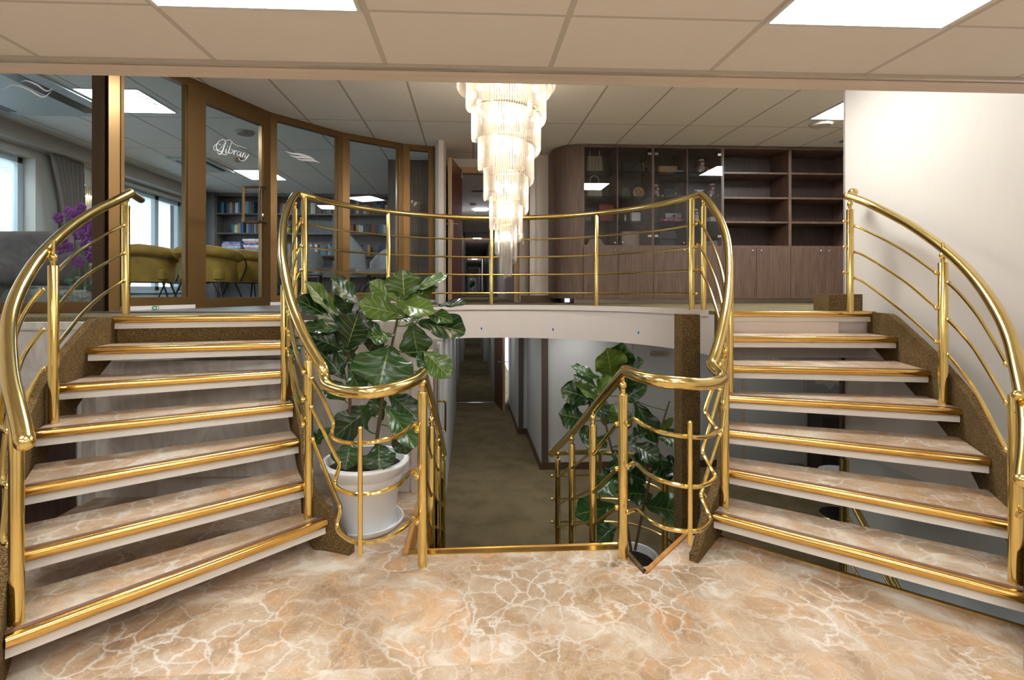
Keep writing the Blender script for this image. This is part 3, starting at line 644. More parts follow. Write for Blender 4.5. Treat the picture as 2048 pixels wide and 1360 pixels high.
# ================================================================ CURVED STAIRCASES
def offset_dir(a, b): d = Vector((b.x-a.x, b.y-a.y, 0)); return d.normalized()
def staircase(N_, side, label):
    t = thing('curved_staircase', label, 'staircase', (N_[0][0].x, N_[0][0].y, 0))
    for k in range(7):
        i, o = N_[k]; z = i.z; d = offset_dir(i, o)
        ib, ob = (N_[k+1][0], N_[k+1][1]) if k < 6 else (i+(N_[6][0]-N_[5][0])*.3, o+(N_[6][1]-N_[5][1])*.3)
        bk = Vector((-d.y, d.x, 0)); bk = bk if bk.y > 0 else -bk
        ib = Vector((ib.x, ib.y, z))+bk*.035; ob = Vector((ob.x, ob.y, z))+bk*.035
        if k == 6: ib = i+bk*.05; ob = o+bk*.05
        fr = bk*.012
        p = [i+fr, o+fr, ob, ib]
        if side < 0: p = [p[0], p[3], p[2], p[1]]
        def flatz(q, dz): return [(v.x, v.y, z+dz) for v in q]
        tr = MB().hexa(flatz(p, -.030), flatz(p, 0)).obj('tread', M['marble'] if k < 6 else M['olive_carpet'], t, smooth=False)
        tr['label'] = ['lowest', 'second', 'third', 'fourth', 'fifth', 'sixth', 'topmost'][k]+' tread'
        # brass nosing: rounded bar with a flat top strip and dark insert
        mb = MB(); r = .0215
        prof = [(.040, .003), (.012, .003)]+[(-.004-r*math.sin(a_)*.75+.0, -.018+r*math.cos(a_)) for a_ in [PI*j/8 for j in range(0, 9)]]+[(.02, -.040), (.040, -.003)]
        vs = [];
        for e_ in (i-d*.0, o+d*.0):
            for (q, zz) in prof: vs.append(e_+bk*q+Vector((0, 0, zz)))
        n = len(prof); fs = [(j, (j+1) % n, n+(j+1) % n, n+j) for j in range(n)]+[tuple(reversed(range(n))), tuple(range(n, 2*n))]
        mb.add(vs, fs); mb.obj('nosing', M['nosing'], tr, ang=60)
        q = [i+bk*.014, o+bk*.014, o+bk*.036, i+bk*.036]
        if side < 0: q = [q[0], q[3], q[2], q[1]]
        MB().hexa(flatz(q, .0025), flatz(q, .0045)).obj('antislip_insert', M['antislip'], tr, smooth=False)
        q = [i+bk*.004, o+bk*.004, ob-bk*.004, ib-bk*.004]
        if side < 0: q = [q[0], q[3], q[2], q[1]]
        if k == 6: q = [i+bk*.004, o+bk*.004, o+bk*.05, i+bk*.05]
        if k == 6 and side < 0: q = [q[0], q[3], q[2], q[1]]
        MB().hexa(flatz(q, -.078), flatz(q, -.0405)).obj('base_board', M['white_board'], tr, smooth=False)
    # stringers: curved carpeted boards following both ends of the treads
    for which, nm in ((0, 'inner_stringer'), (1, 'outer_stringer')):
        pts = [n_[which].copy() for n_ in N_]
        d0 = pts[0]-pts[1]; first = Vector((pts[0].x+d0.x*1.0, pts[0].y+d0.y*1.0, 0)) if which == 0 else Vector((pts[0].x+d0.x*.8, pts[0].y+d0.y*.8, 0))
        last = pts[-1]+Vector((pts[-1].x-pts[-2].x, pts[-1].y-pts[-2].y, 0))*.35; last.z = ZU
        pts = [first]+pts+[last]
        sm = smooth_path(pts, 6)
        sgn = 1 if which == 1 else -1
        vs = []; th = .045
        n = len(sm)
        for j, p in enumerate(sm):
            tg = sm[min(j+1, n-1)]-sm[max(j-1, 0)]; tg = Vector((tg.x, tg.y, 0)).normalized()
            od = Vector((tg.y, -tg.x, 0))*side    # outward
            od = od if which == 1 else -od
            up = .115 if which == 1 else .03
            top = min(p.z+up, ZU-.004); bot = max(p.z-.27, .0)
            if which == 1: bot = max(p.z-.27, 0)
            a_ = p+od*.004; b_ = p+od*(.004+th)
            if j < 7: top = p.z+.02+(.03 if which == 0 else .10)*(j/6)+(.02 if j == 0 else 0)
            if j > n-4: bot = ZU-.22; top = ZU-.004
            vs += [(a_.x, a_.y, bot), (b_.x, b_.y, bot), (b_.x, b_.y, top), (a_.x, a_.y, top)]
        fs = []
        for j in range(n-1):
            for c_ in range(4): fs.append((4*j+c_, 4*j+(c_+1) % 4, 4*(j+1)+(c_+1) % 4, 4*(j+1)+c_))
        fs += [(3, 2, 1, 0), (4*n-4, 4*n-3, 4*n-2, 4*n-1)]
        MB().add(vs, fs).obj(nm, M['brown_carpet'], t, ang=40)
    return t
sl = staircase(LN, -1, 'curved marble and brass staircase rising on the left')
sr = staircase(RN, 1, 'curved marble and brass staircase rising on the right')
# closed riser under the top tread
i, o = LN[6]; MB().obox((i.x, i.y+.035), (o.x, o.y+.035), .03, .92, 1.115).obj('top_riser', M['brown_carpet'], sl, smooth=False)
i, o = RN[6]; MB().obox((i.x, i.y+.035), (o.x-.25, o.y+.035), .03, .93, 1.115).obj('top_riser', M['fascia'], sr, smooth=False)
# carpet wrapped column at the right end of the balcony
cc = C(1374, 700, 3.75)
t = thing('carpet_column', 'brown carpet wrapped square column right of the sunken plant', 'column', (cc.x, cc.y, ZL))
MB().obox((cc.x-.068, cc.y), (cc.x+.068, cc.y), .14, ZL, 1.19).obj('shaft', M['brown_carpet'], t, smooth=False)
# ================================================================ BRASS RAILINGS
RB = .028
def rod(mb, pts, r=.0095, n=5, balls=True):
    p = smooth_path(pts, n) if len(pts) > 2 else pts
    mb.tube(p, r, 8)
    if balls: mb.ball(p[0], r*1.45, 6, 8); mb.ball(p[-1], r*1.45, 6, 8)
def post(parent, base, ztop, r=.0245, ball=True, neck=.10, tilt=(0, 0)):
    b = Vector(base); m_ = MB(); m_.tube([b, (b.x, b.y, ztop-.004), (b.x, b.y, ztop)], [r, r, r*.93], 18)
    p = m_.obj('post', M['brass'], parent)
    if ball:
        m_ = MB(); m_.tube([(b.x, b.y, ztop), (b.x, b.y, ztop+.03)], .0115, 10); m_.ball((b.x, b.y, ztop+.042), .020, 8, 12)
        m_.tube([(b.x, b.y, ztop+.055), (b.x+tilt[0], b.y+tilt[1], ztop+neck)], .009, 10); m_.tube([(b.x-.004, b.y, ztop+.02), (b.x-.004, b.y, ztop+.022)], .016, 10)
        m_.obj('ball_joint', M['brass'], p)
    return p
def bracket(mb, base, z, to, r=.007):
    a = Vector((base.x, base.y, z)); mb.tube([a, to], r, 8)
# ---- outer railing, left
tL = thing('stair_railing', 'polished brass handrail sweeping down the outer side of the left staircase', 'railing', Zp(107, 847, LN[3][0].z))
pts = [C(262, 386, 3.45), C(231.6, 402, 3.32), C(187.5, 424, 3.10), C(143.4, 453, 2.87), C(106, 486, 2.66), C(72.8, 523, 2.48), C(48.5, 561, 2.36), C(31, 598, 2.25), C(20, 634, 2.15), C(16.5, 671, 2.05), C(18.5, 728, 1.90), C(24, 772, 1.80), C(33, 808, 1.73), C(43, 850, 1.66), C(49.5, 884, 1.61)]
m_ = MB(); sp_ = smooth_path(pts, 6); m_.tube(sp_, RB, 18); m_.ball(sp_[0], RB, 8, 14); m_.ball(sp_[-1], RB*1.02, 8, 14); m_.tube([sp_[-1]+(sp_[-1]-sp_[-2]).normalized()*-.03, sp_[-1]+(sp_[-1]-sp_[-2]).normalized()*-.024], RB*1.04, 18)
m_.obj('handrail', M['brass'], tL)
q = C(262, 386, 3.45); m_ = MB(); m_.tube([q, (q.x-.10, q.y+.26, q.z)], RB*.95, 14); m_.obj('return_bar', M['bronze'], tL)
pb0 = Zp(252, 630, ZU); pb1 = Zp(107, 846, LN[3][0].z); pb2 = Zp(33, 1248, LN[0][0].z)
post(tL, pb0, zat(255, 411, pb0.y), .0245, neck=.085); post(tL, pb1, zat(97, 531, pb1.y), .0235, neck=.13); post(tL, pb2, zat(20, 775, pb2.y), .0225, ball=False)
for a in ([(247, 451, 3.40), (220, 464, 3.3), (187.5, 484, 3.1), (154, 506, 2.9), (132, 524.5, 2.78), (108, 549, 2.60)],
          [(247, 507, 3.40), (198, 534, 3.15), (160, 562, 2.92), (130, 596, 2.75), (108, 624, 2.60)],
          [(247, 562, 3.40), (205, 590, 3.18), (165, 627, 2.95), (135, 664, 2.75), (108, 698, 2.60)],
          [(84, 580, 2.50), (60, 609, 2.4), (36, 656, 2.25), (16, 740, 2.02), (4, 800, 1.9), (2, 850, 1.84), (16, 862, 1.80)],
          [(85, 660, 2.50), (53, 702, 2.35), (35, 746, 2.2), (12, 860, 1.98), (4, 958, 1.84), (16, 972, 1.80)],
          [(86, 738, 2.50), (64, 772, 2.4), (47.4, 814, 2.28), (20, 950, 2.0), (6, 1072, 1.83), (18, 1088, 1.80)]):
    m_ = MB(); rod(m_, [C(*p) for p in a], .0095); m_.obj('rail_rod', M['brass'], tL)
# ---- outer railing, right
tR = thing('stair_railing', 'polished brass handrail sweeping down the outer side of the right staircase', 'railing', Zp(1885, 809, RN[3][0].z))
pts = [C(1695, 392, 3.95), C(1725, 402, 3.85), C(1757.6, 417, 3.72), C(1816, 448, 3.42), C(1875, 488, 3.10), C(1922, 528, 2.85), C(1963.5, 575, 2.62), C(1999, 630.6, 2.42), C(2022, 683, 2.27), C(2036, 742, 2.12), C(2048, 800, 2.0), C(2053, 850, 1.9), C(2052, 905, 1.80), C(2046, 960, 1.70)]
m_ = MB(); sp_ = smooth_path(pts, 6); m_.tube(sp_, RB, 18); m_.ball(sp_[0], RB*1.1, 8, 14); m_.ball(sp_[-1], RB, 8, 14); m_.obj('handrail', M['brass'], tR)
q = C(1706, 385, 4.1); m_ = MB(); m_.tube([C(1700, 393, 3.95), q], .02, 10); m_.ball(q, .036, 8, 14); m_.obj('wall_bracket', M['brass'], tR)
rb0 = Zp(1700, 614, ZU-.0); rb0 = C(1700, 614, 3.92); rb0.z = ZU; rb1 = Zp(1886, 808, RN[3][0].z); rb2 = Zp(2031, 1166, RN[0][0].z)
post(tR, rb0, zat(1699, 419, rb0.y), neck=.10); post(tR, rb1, zat(1884, 525, rb1.y), .0245, neck=.12); post(tR, rb2, zat(2031, 790, rb2.y), .0235, ball=False)
m_ = MB(); q = C(2036, 791, 1.98); m_.ball(q, .021, 8, 12); m_.tube([q, C(2050, 792, 2.0)], .01); m_.obj('ball_joint', M['brass'], tR)
for a in ([(1706, 451, 3.92), (1725, 458, 3.85), (1776, 483, 3.6), (1822, 510, 3.3), (1873, 546, 3.02)],
          [(1706, 503, 3.92), (1730, 512, 3.82), (1776, 540, 3.6), (1822, 572, 3.3), (1873, 616, 3.02)],
          [(1706, 555, 3.92), (1730, 566, 3.82), (1776, 600, 3.6), (1822, 637, 3.3), (1873, 684, 3.02)],
          [(1897, 566, 2.92), (1920, 588, 2.80), (1955, 630, 2.6), (1990, 686, 2.40), (2014, 728, 2.25)],
          [(1897, 640, 2.92), (1920, 664, 2.80), (1950, 700, 2.62), (1985, 756, 2.40), (2014, 806, 2.2)],
          [(1897, 710, 2.92), (1920, 738, 2.80), (1950, 780, 2.60), (1985, 845, 2.38), (2014, 900, 2.2)]):
    m_ = MB(); rod(m_, [C(*p) for p in a], .0095); m_.obj('rail_rod', M['brass'], tR)
for y in (443, 494, 545):
    m_ = MB(); q = C(1688, y, 3.92); m_.ball(q, .014, 6, 8); m_.tube([q, C(1697, y, 3.92)], .007); m_.obj('rod_end', M['brass'], tR)
for y in (828, 932, 1034):
    m_ = MB(); rod(m_, [C(2034, y, 2.02), C(2050, y-12, 2.0), C(2062, y+25, 1.95)], .0095, balls=False); m_.obj('rail_rod', M['brass'], tR)
# ---- inner railing with curved landing guard and lower stair rail
def inner(label, H, arcs, uppers, vert, posts, low, lowrods, base):
    t = thing('stair_railing', label, 'railing', base)
    m_ = MB(); sp_ = smooth_path([C(*p) for p in H], 5); m_.tube(sp_, RB, 18); m_.ball(sp_[0], RB, 8, 14); m_.obj('handrail', M['brass'], t)
    m_ = MB(); m_.tube([C(*p) for p in low], RB*.92, 16); m_.ball(C(*low[0]), RB*1.0, 8, 14); m_.obj('lower_handrail', M['brass'], t)
    for a in arcs:
        m_ = MB(); rod(m_, [C(*p) for p in a], .0098, 6); m_.obj('curved_rod', M['brass'], t)
    for a in uppers:
        m_ = MB(); rod(m_, [C(*p) for p in a], .0095); m_.obj('rail_rod', M['brass'], t)
    a, b = vert; m_ = MB(); m_.tube([C(*a), C(*b)], .0105, 12, round_end=True); m_.obj('upright_rod', M['brass'], t)
    for (bp, zt, r, bl, nk) in posts: post(t, bp, zt, r, bl, nk)
    return t
LS = [.9571, .59, .265, -.06]
def lowposts(X):
    out = []
    for D_, zt in ((3.06, .545), (3.70, .225), (4.30, -.085)):
        out.append((Vector((X, D_-.02, ZL)), zt, .0235, True, .085))
    return out
Bl = Zp(617, 1036, LN[0][0].z); Al = Zp(569, 803, LN[3][0].z); Pl = Zp(845, 1132, 0)
Hl = [(597, 388, 4.39), (590, 390, 4.3), (577, 413, 4.0), (568, 442, 3.72), (564.7, 477.6, 3.42), (565, 513, 3.18), (571, 554, 2.98), (581.5, 601, 2.82), (597.6, 645, 2.68), (615, 683.5, 2.58), (639, 724.7, 2.47), (646, 738, 2.44), (648, 754, 2.43), (656, 770, 2.38), (672, 778, 2.30), (695, 783, 2.22), (729, 785.5, 2.16), (770, 780.5, 2.18), (804, 772, 2.26), (831, 760, 2.38), (845, 747, 2.50)]
arcl = [[(623, 757, 2.56), (640, 786, 2.52), (660, 828, 2.46), (667, 846, 2.44), (665, 871, 2.42), (682, 883, 2.30), (716, 886.5, 2.17), (760, 881.5, 2.18), (797, 871, 2.28), (827, 849, 2.44), (834, 861, 2.47)],
        [(623, 815, 2.56), (640, 848, 2.52), (672, 912, 2.44), (679.5, 929, 2.42), (670, 964, 2.42), (683, 981, 2.30), (716, 989, 2.17), (760, 984, 2.18), (800, 967, 2.28), (825, 941, 2.44), (834, 954, 2.47)],
        [(626, 879, 2.56), (642, 920, 2.52), (672, 996, 2.44), (680.5, 1018, 2.42), (674, 1052, 2.42), (686, 1072, 2.30), (716, 1084.5, 2.17), (760, 1081, 2.18), (804, 1059, 2.28), (827, 1036, 2.44), (834, 1045, 2.47)]]
upl = [[(604, 438, 4.38), (600, 445, 4.3), (583, 501, 3.85), (576.5, 545, 3.5), (573, 585, 3.2), (576, 625, 3.02)], [(604, 490, 4.38), (599, 497, 4.3), (586, 536, 3.98), (578, 585, 3.6), (574, 630, 3.25), (577, 664, 3.02)], [(603, 539, 4.38), (598, 546, 4.3), (587, 575, 4.05), (580, 616, 3.65), (575, 668, 3.25), (578, 704, 3.02)],
       [(578, 632, 3.0), (584, 668, 2.85), (594, 712, 2.70), (607, 745, 2.58)], [(578, 672, 3.0), (583, 715, 2.85), (592, 760, 2.70), (606, 800, 2.58)], [(578, 712, 3.0), (583, 755, 2.85), (592, 800, 2.70), (606, 850, 2.58)]]
railL = inner('inner brass railing of the left staircase curving round the white planter to the lower steps', Hl, arcl, upl, ((720.5, 857, 2.155), (720.5, 1109, 2.155)),
      [(Bl, zat(617, 721, Bl.y), .0235, True, .10), (Al, zat(569, 570, Al.y), .0235, False, 0), (Vector((C(590, 612, 4.3).x, C(590, 612, 4.3).y, ZU)), zat(590, 418, 4.4), .022, True, .06), (Pl, zat(845, 783, Pl.y), .0245, True, .10)]+lowposts(-.237),
      [(845, 747, 2.50), (941-.237/3.06*1000+2, 816, 3.06), (941-.237/3.7*1000+2, 867, 3.7), (887.5, 908, 4.35)], None, Pl)
Br = Zp(1449.6, 1014, RN[0][0].z); Ar = Zp(1459.5, 787, RN[3][0].z); Pr = Zp(1246, 1117, 0)
Hr = [(1400, 389, 4.39), (1408, 394, 4.3), (1422, 410, 4.1), (1440, 439, 3.88), (1452, 472, 3.66), (1457.6, 507, 3.45), (1458.5, 548, 3.25), (1456, 589, 3.05), (1450, 630.6, 2.88), (1440, 677.6, 2.73), (1430, 712, 2.62), (1424, 729, 2.57), (1432, 741, 2.50), (1444, 752, 2.42), (1441, 762, 2.34), (1425, 767, 2.26), (1400, 768.5, 2.20), (1369, 766.5, 2.16), (1327, 763, 2.17), (1292, 756, 2.25), (1267, 748, 2.38), (1251, 741, 2.49)]
arcr = [[(1440, 730, 2.56), (1426, 775, 2.54), (1411, 818, 2.50), (1414, 830, 2.47), (1431, 855, 2.42), (1434.7, 862, 2.38), (1415, 873, 2.26), (1380, 874, 2.17), (1327, 865.5, 2.18), (1292, 853, 2.28), (1268, 838, 2.42), (1256, 848, 2.48)],
        [(1440, 780, 2.56), (1422, 845, 2.54), (1406, 900, 2.50), (1409, 912, 2.47), (1426, 944, 2.42), (1430, 954, 2.38), (1415, 968, 2.26), (1383.6, 974, 2.17), (1334, 964.5, 2.18), (1299, 950, 2.28), (1270, 927, 2.42), (1256, 934, 2.48)],
        [(1440, 870, 2.56), (1421, 925, 2.54), (1403, 985, 2.50), (1404, 998, 2.47), (1418, 1030, 2.42), (1420.6, 1040, 2.38), (1408, 1056, 2.26), (1383.6, 1063, 2.17), (1334, 1056.5, 2.18), (1299, 1040, 2.28), (1276, 1020, 2.42), (1256, 1024, 2.48)]]
upr = [[(1395, 442, 4.38), (1400, 446, 4.3), (1421, 480, 4.0), (1438, 525, 3.7), (1447, 562, 3.45), (1453, 610, 3.1)], [(1395, 489, 4.38), (1400, 493, 4.3), (1419, 530, 4.0), (1434, 570, 3.7), (1444, 612, 3.45), (1451, 660, 3.1)], [(1395, 537, 4.38), (1400, 540, 4.3), (1416, 570, 4.0), (1431, 615, 3.7), (1440, 650, 3.45), (1449, 700, 3.1)],
       [(1455, 640, 3.0), (1455, 700, 2.8), (1448, 760, 2.6)], [(1453, 690, 3.0), (1452, 752, 2.8), (1446, 806, 2.6)], [(1452, 740, 3.0), (1450, 805, 2.8), (1444, 862, 2.6)]]
railR = inner('inner brass railing of the right staircase curving over the sunken plant to the lower steps', Hr, arcr, upr, ((1380, 846, 2.155), (1380, 1086, 2.155)),
      [(Br, zat(1448, 717, Br.y), .0235, True, .09), (Ar, zat(1458, 560, Ar.y), .0235, False, 0), (Vector((C(1407, 612, 4.3).x, C(1407, 612, 4.3).y, ZU)), zat(1407, 420, 4.4), .024, True, .06), (Pr, zat(1246, 787, Pr.y), .0245, True, .09)]+lowposts(.752),
      [(1251, 741, 2.49), (1187.5, 815, 3.06), (1145, 865, 3.7), (1104, 906, 4.35)], None, Pr)
for X, rl in ((-.237, railL), (.752, railR)):
    for k, (z0, z1) in enumerate(((.68, -.30), (.45, -.53), (.25, -.73))):
        seq = [(2.52, z0), (3.04, z0-.31), (3.68, z0-.62), (4.28, z0-.92)]
        for j in range(3):
            m_ = MB(); rod(m_, [(X, seq[j][0]+.02, seq[j][1]), (X, seq[j+1][0]-.02, seq[j+1][1])], .0095); m_.obj('rail_rod', M['brass'], rl)
# ---- balcony railing round the well
tB = thing('balcony_railing', 'long curved brass balcony railing round the stair well behind the chandelier', 'railing', (CX, CYY+CR, ZU))
RR = CR+.0
def cp_(px):   # point of the circle seen in column px
    lo, hi = 6, 174
    def ang_px(a): x, y = CX+RR*math.cos(math.radians(a)), CYY+RR*math.sin(math.radians(a)); D = x*sY+y*cY; return 989+(x*cY-y*sY)/D*1000
    for _ in range(50):
        m__ = (lo+hi)/2
        if ang_px(m__) > px: lo = m__
        else: hi = m__
    return math.radians(lo)
aL, aR = cp_(600), cp_(1397)
def ring(z, a0, a1, n=48): return [(CX+RR*math.cos(a0+(a1-a0)*i/n), CYY+RR*math.sin(a0+(a1-a0)*i/n), z) for i in range(n+1)]
rp = [C(597, 388, 4.39)]+ring(2.20, aL-.10, aR+.10, 44)+[C(1400, 389, 4.39)]
m_ = MB(); m_.tube(rp, RB, 18); m_.obj('handrail', M['brass'], tB)
for z, f0, f1 in ((1.95, 443, 441), (1.748, 491, 489), (1.545, 540, 537), (1.335, 588, 584)):
    m_ = MB(); rod(m_, ring(z, aL-.02, aR+.02, 44), .0098, 1); m_.obj('rail_rod', M['brass'], tB)
for px in (609, 777, 983, 1193, 1383):
    a_ = cp_(px); b_ = Vector((CX+RR*math.cos(a_), CYY+RR*math.sin(a_), ZU)); post(tB, b_, 2.185, .024 if px not in (609, 1383) else .027, False)
# ---- guard rail on the lower deck round the sunken plant and the rail of the flight further down
tG = thing('guard_railing', 'low brass guard rail round the sunken plant on the lower deck', 'railing', C(1330, 1080, 4.6)*1)
for y, r in ((0, .024), (46, .0095), (92, .0095), (138, .0095)):
    m_ = MB(); rod(m_, [C(1104, 906+y, 4.4), C(1140, 905+y, 4.7), C(1200, 905+y, 4.9), C(1270, 912+y, 4.7), C(1335, 940+y, 4.3), C(1400, 985+y*1.1, 3.95), C(1440, 1030+y*1.1, 3.75)], r, 6); m_.obj('handrail' if y == 0 else 'rail_rod', M['brass'], tG)
for px, py, D in ((1335, 940, 4.3), (1327, 937, 4.35), (1200, 905, 4.9)):
    q = C(px, py, D); post(tG, (q.x, q.y, ZL), q.z-.02, .018, False)
tD = thing('stair_railing', 'dark brass railing of the flight going further down under the right staircase', 'railing', C(1690, 1150, 3.8))
q = C(1690, 1010, 3.8); MB().tube([(q.x, q.y, ZL-.9), (q.x, q.y, q.z+.35)], .026, 16).obj('post', M['brass'], tD)
for a, b, r in (((1695, 985, 3.8), (1830, 1245, 3.0), .024), ((1697, 1035, 3.8), (1800, 1205, 3.2), .009), ((1697, 1120, 3.8), (1770, 1235, 3.3), .009), ((1697, 1165, 3.8), (1740, 1240, 3.3), .009)):
    MB().tube([C(*a), C(*b)], r, 12).obj('handrail' if r > .02 else 'rail_rod', M['brass'], tD)
# ================================================================ DISPLAY CABINETS ON THE UPPER DECK
YC = 6.42
def cx_(px): return Xat(px, YC)
def cz_(py, px=1300): return zat(px, py, YC)
ZB, ZK = cz_(597, 1400), 1.955       # cabinet bottom, counter line
ZT = ZC-.015
DEP = .42
ups = [1166.5, 1235.5, 1306, 1375.5, 1445, 1580, 1715]
X_ = [cx_(p) for p in ups]; X_.append(X_[-1]+.9)
units = [(0, 2, True), (2, 4, True), (4, 5, False), (5, 6, False)]
shz = [cz_(343, 1400), cz_(393, 1400), cz_(442, 1400)]
base = thing('cabinet_plinth', 'mirror polished recessed plinth under the walnut cabinets', 'plinth', ((X_[0]+X_[6])/2, YC+.2, ZU))
MB().box(X_[0]-.1, X_[6]+.3, YC+.10, YC+.40, ZU, ZB).obj('body', M['steel'], base, smooth=False)
# rounded end cabinet
R_ = X_[0]-cx_(1111)
t = thing('corner_cabinet', 'walnut cabinet with a rounded left end beside the pale wall', 'cabinet', (X_[0], YC, ZB))
poly = [(X_[0], YC), (X_[0], YC+.6)]+[(X_[0]-R_, YC+.6)]+[(X_[0]-R_*math.sin(a_), YC+R_-R_*math.cos(a_)) for a_ in [PI/2*j/10 for j in range(10, -1, -1)]]
MB().prism(poly[:-1], ZB, ZT).obj('body', M['walnut'], t, ang=30)
def unit(i0, i1, glass, label):
    x0, x1 = X_[i0], X_[i1]; th = .02
    t = thing('display_cabinet' if glass else 'open_shelf_cabinet', label, 'cabinet', ((x0+x1)/2, YC, ZB))
    mb = MB(); mb.box(x0, x0+th, YC, YC+DEP, ZB, ZT); mb.box(x1-th, x1, YC, YC+DEP, ZB, ZT)
    mb.box(x0+th, x1-th, YC, YC+DEP, ZT-.03, ZT); mb.box(x0+th, x1-th, YC, YC+DEP, ZK-.02, ZK)
    mb.box(x0+th, x1-th, YC+.02, YC+DEP, ZB, ZB+.02); mb.obj('body', M['walnut'], t, smooth=False)
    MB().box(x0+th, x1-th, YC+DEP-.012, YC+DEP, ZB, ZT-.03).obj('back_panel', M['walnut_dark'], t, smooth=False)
    if glass: xm = X_[i0+1]; MB().box(xm-.009, xm+.009, YC+.012, YC+DEP-.02, ZK, ZT-.03).obj('divider', M['walnut'], t, smooth=False)
    n = 0
    for z in shz:
        if glass:
            MB().box(x0+th, xm-.01, YC+.03, YC+DEP-.02, z-.008, z).obj('glass_shelf', M['teal_glass'], t, smooth=False)
            MB().box(xm+.01, x1-th, YC+.03, YC+DEP-.02, z-.008, z).obj('glass_shelf', M['teal_glass'], t, smooth=False)
        else: MB().box(x0+th, x1-th, YC+.008, YC+DEP-.02, z-.022, z).obj('shelf', M['walnut'], t, smooth=False)
    return t
U = [unit(0, 2, True, 'glass fronted walnut cabinet with the cream tote bag and the red bag'),
     unit(2, 4, True, 'glass fronted walnut cabinet with the sailor teddy bears'),
     unit(4, 5, False, 'empty open walnut shelves right of the teddy bear cabinet'),
     unit(5, 6, False, 'empty open walnut shelves touching the tall pale wall')]
# glass doors with knobs and hinges
for ui, (i, px0, px1, kx) in enumerate([(0, 0, 1, 1229.5), (0, 1, 2, 1244), (1, 2, 3, 1366.5), (1, 3, 4, None)]):
    t = U[i]; x0, x1 = X_[px0], X_[px1]
    d_ = MB().box(x0+.012, x1-.006, YC-.008, YC-.001, ZK+.005, ZT-.035).obj('glass_door', M['cab_glass'], t, smooth=False)
    k_ = cx_(kx) if kx else x0+.05
    MB().ball((k_, YC-.02, cz_(486, 1300)), .013, 6, 10).obj('knob', M['chrome'], d_)
    hx = x1-.07 if px0 in (1, 3) else (x0+.02 if px0 == 2 else x0+.02)
    if px0 != 0:
        for z in (cz_(308, 1300), cz_(472, 1300)): MB().box(hx, hx+.045, YC-.014, YC-.009, z-.014, z+.014).obj('hinge', M['steel'], d_, smooth=False)
# lower wooden doors
low_px = [(1166.5, 1236, 0, 1229), (1236, 1306, 0, 1245), (1306, 1379, 1, 1367), (1379, 1445, 1, 1387), (1445, 1512, 2, 1503), (1512, 1580, 2, 1520), (1580, 1649, 3, 1639), (1649, 1715, 3, 1655)]
for a_, b_, i, kx in low_px:
    x0, x1 = cx_(a_)+.0025, cx_(b_)-.0025
    d_ = MB().box(x0, x1, YC-.018, YC-.001, ZB, ZK-.022).obj('door', M['walnut'], U[i], smooth=False)
    MB().ball((cx_(kx), YC-.028, cz_(501, 1400)), .012, 6, 10).obj('knob', M['chrome'], d_)
# ---- goods in the cabinets.  local helper: x from photo column, standing on shelf z
def sx(px): return Xat(px, YC+.2)
SZ = [cz_(343, 1300), cz_(393, 1300), cz_(442, 1300), ZK]   # shelf tops from the top shelf down
def bag(label, px0, px1, shelf, h, color, y=YC+.18, d=.10, taper=.9, handle=None, flap=None, metal=None, handcol=None):
    x0, x1 = sx(px0), sx(px1); z = SZ[shelf]+.001; xm = (x0+x1)/2
    t = thing('handbag', label, 'bag', (xm, y, z)); m = flat(color, .5)
    hw = (x1-x0)/2
    mb = MB(); rows = []
    mb.hexa([(xm-hw, y-d/2, z), (xm+hw, y-d/2, z), (xm+hw, y+d/2, z), (xm-hw, y+d/2, z)], [(xm-hw*taper, y-d/3, z+h), (xm+hw*taper, y-d/3, z+h), (xm+hw*taper, y+d/3, z+h), (xm-hw*taper, y+d/3, z+h)])
    b = mb.obj('body', m, t); bv = b.modifiers.new('b', 'BEVEL'); bv.width = min(.018, h*.12); bv.segments = 3
    hc = flat(handcol or color, .5)
    if handle: MB().tube(smooth_path([(xm-hw*.55, y-.01, z+h*.95), (xm-hw*.5, y-.01, z+h+handle*.7), (xm, y-.01, z+h+handle), (xm+hw*.5, y-.01, z+h+handle*.7), (xm+hw*.55, y-.01, z+h*.95)], 4), .009, 8).obj('handle', hc, t)
    if flap:
        MB().hexa([(xm-hw*.96, y-d/2-.012, z+h*(1-flap)), (xm+hw*.96, y-d/2-.012, z+h*(1-flap)), (xm+hw*.96, y-d/2+.005, z+h*(1-flap)), (xm-hw*.96, y-d/2+.005, z+h*(1-flap))],
                  [(xm-hw*taper, y-d/3-.008, z+h), (xm+hw*taper, y-d/3-.008, z+h), (xm+hw*taper, y, z+h+.004), (xm-hw*taper, y, z+h+.004)]).obj('flap', m, t)
    if metal: MB().ball((xm, y-d/2-.018, z+h*(1-(flap or .5))+.01), .012, 6, 8, 1, .5, 1).obj('clasp', M['brass'], t)
    return t
tb = bag('cream striped tote bag with two loop handles on the top shelf at the left', 1171, 1205, 0, .235, (.45, .38, .27), taper=.88, handle=.12, handcol=(.42, .36, .27))
mb = MB(); xm = sx(1188)
for i in range(-2, 3): mb.box(xm+i*.045-.003, xm+i*.045+.003, YC+.128, YC+.134, SZ[0]+.01, SZ[0]+.21)
mb.obj('stripes', flat((.2, .16, .1)), tb, smooth=False)
bag('cream tote bag on the second shelf behind the light reflection', 1172, 1203, 1, .20, (.42, .36, .27), handle=.10)
rb_ = bag('dark red handbag with gold marks on the third shelf at the left', 1196, 1226, 2, .235, (.28, .012, .015), taper=1.0, flap=.55)
mb = MB(); mb.ball((sx(1209), YC+.118, SZ[2]+.19), .010, 5, 6); mb.ball((sx(1207), YC+.118, SZ[2]+.10), .013, 5, 6); mb.obj('gold_mark', M['brass'], rb_)
bag('grey soft bag behind the brass rail on the third shelf', 1168, 1182, 2, .13, (.22, .21, .21), y=YC+.22)
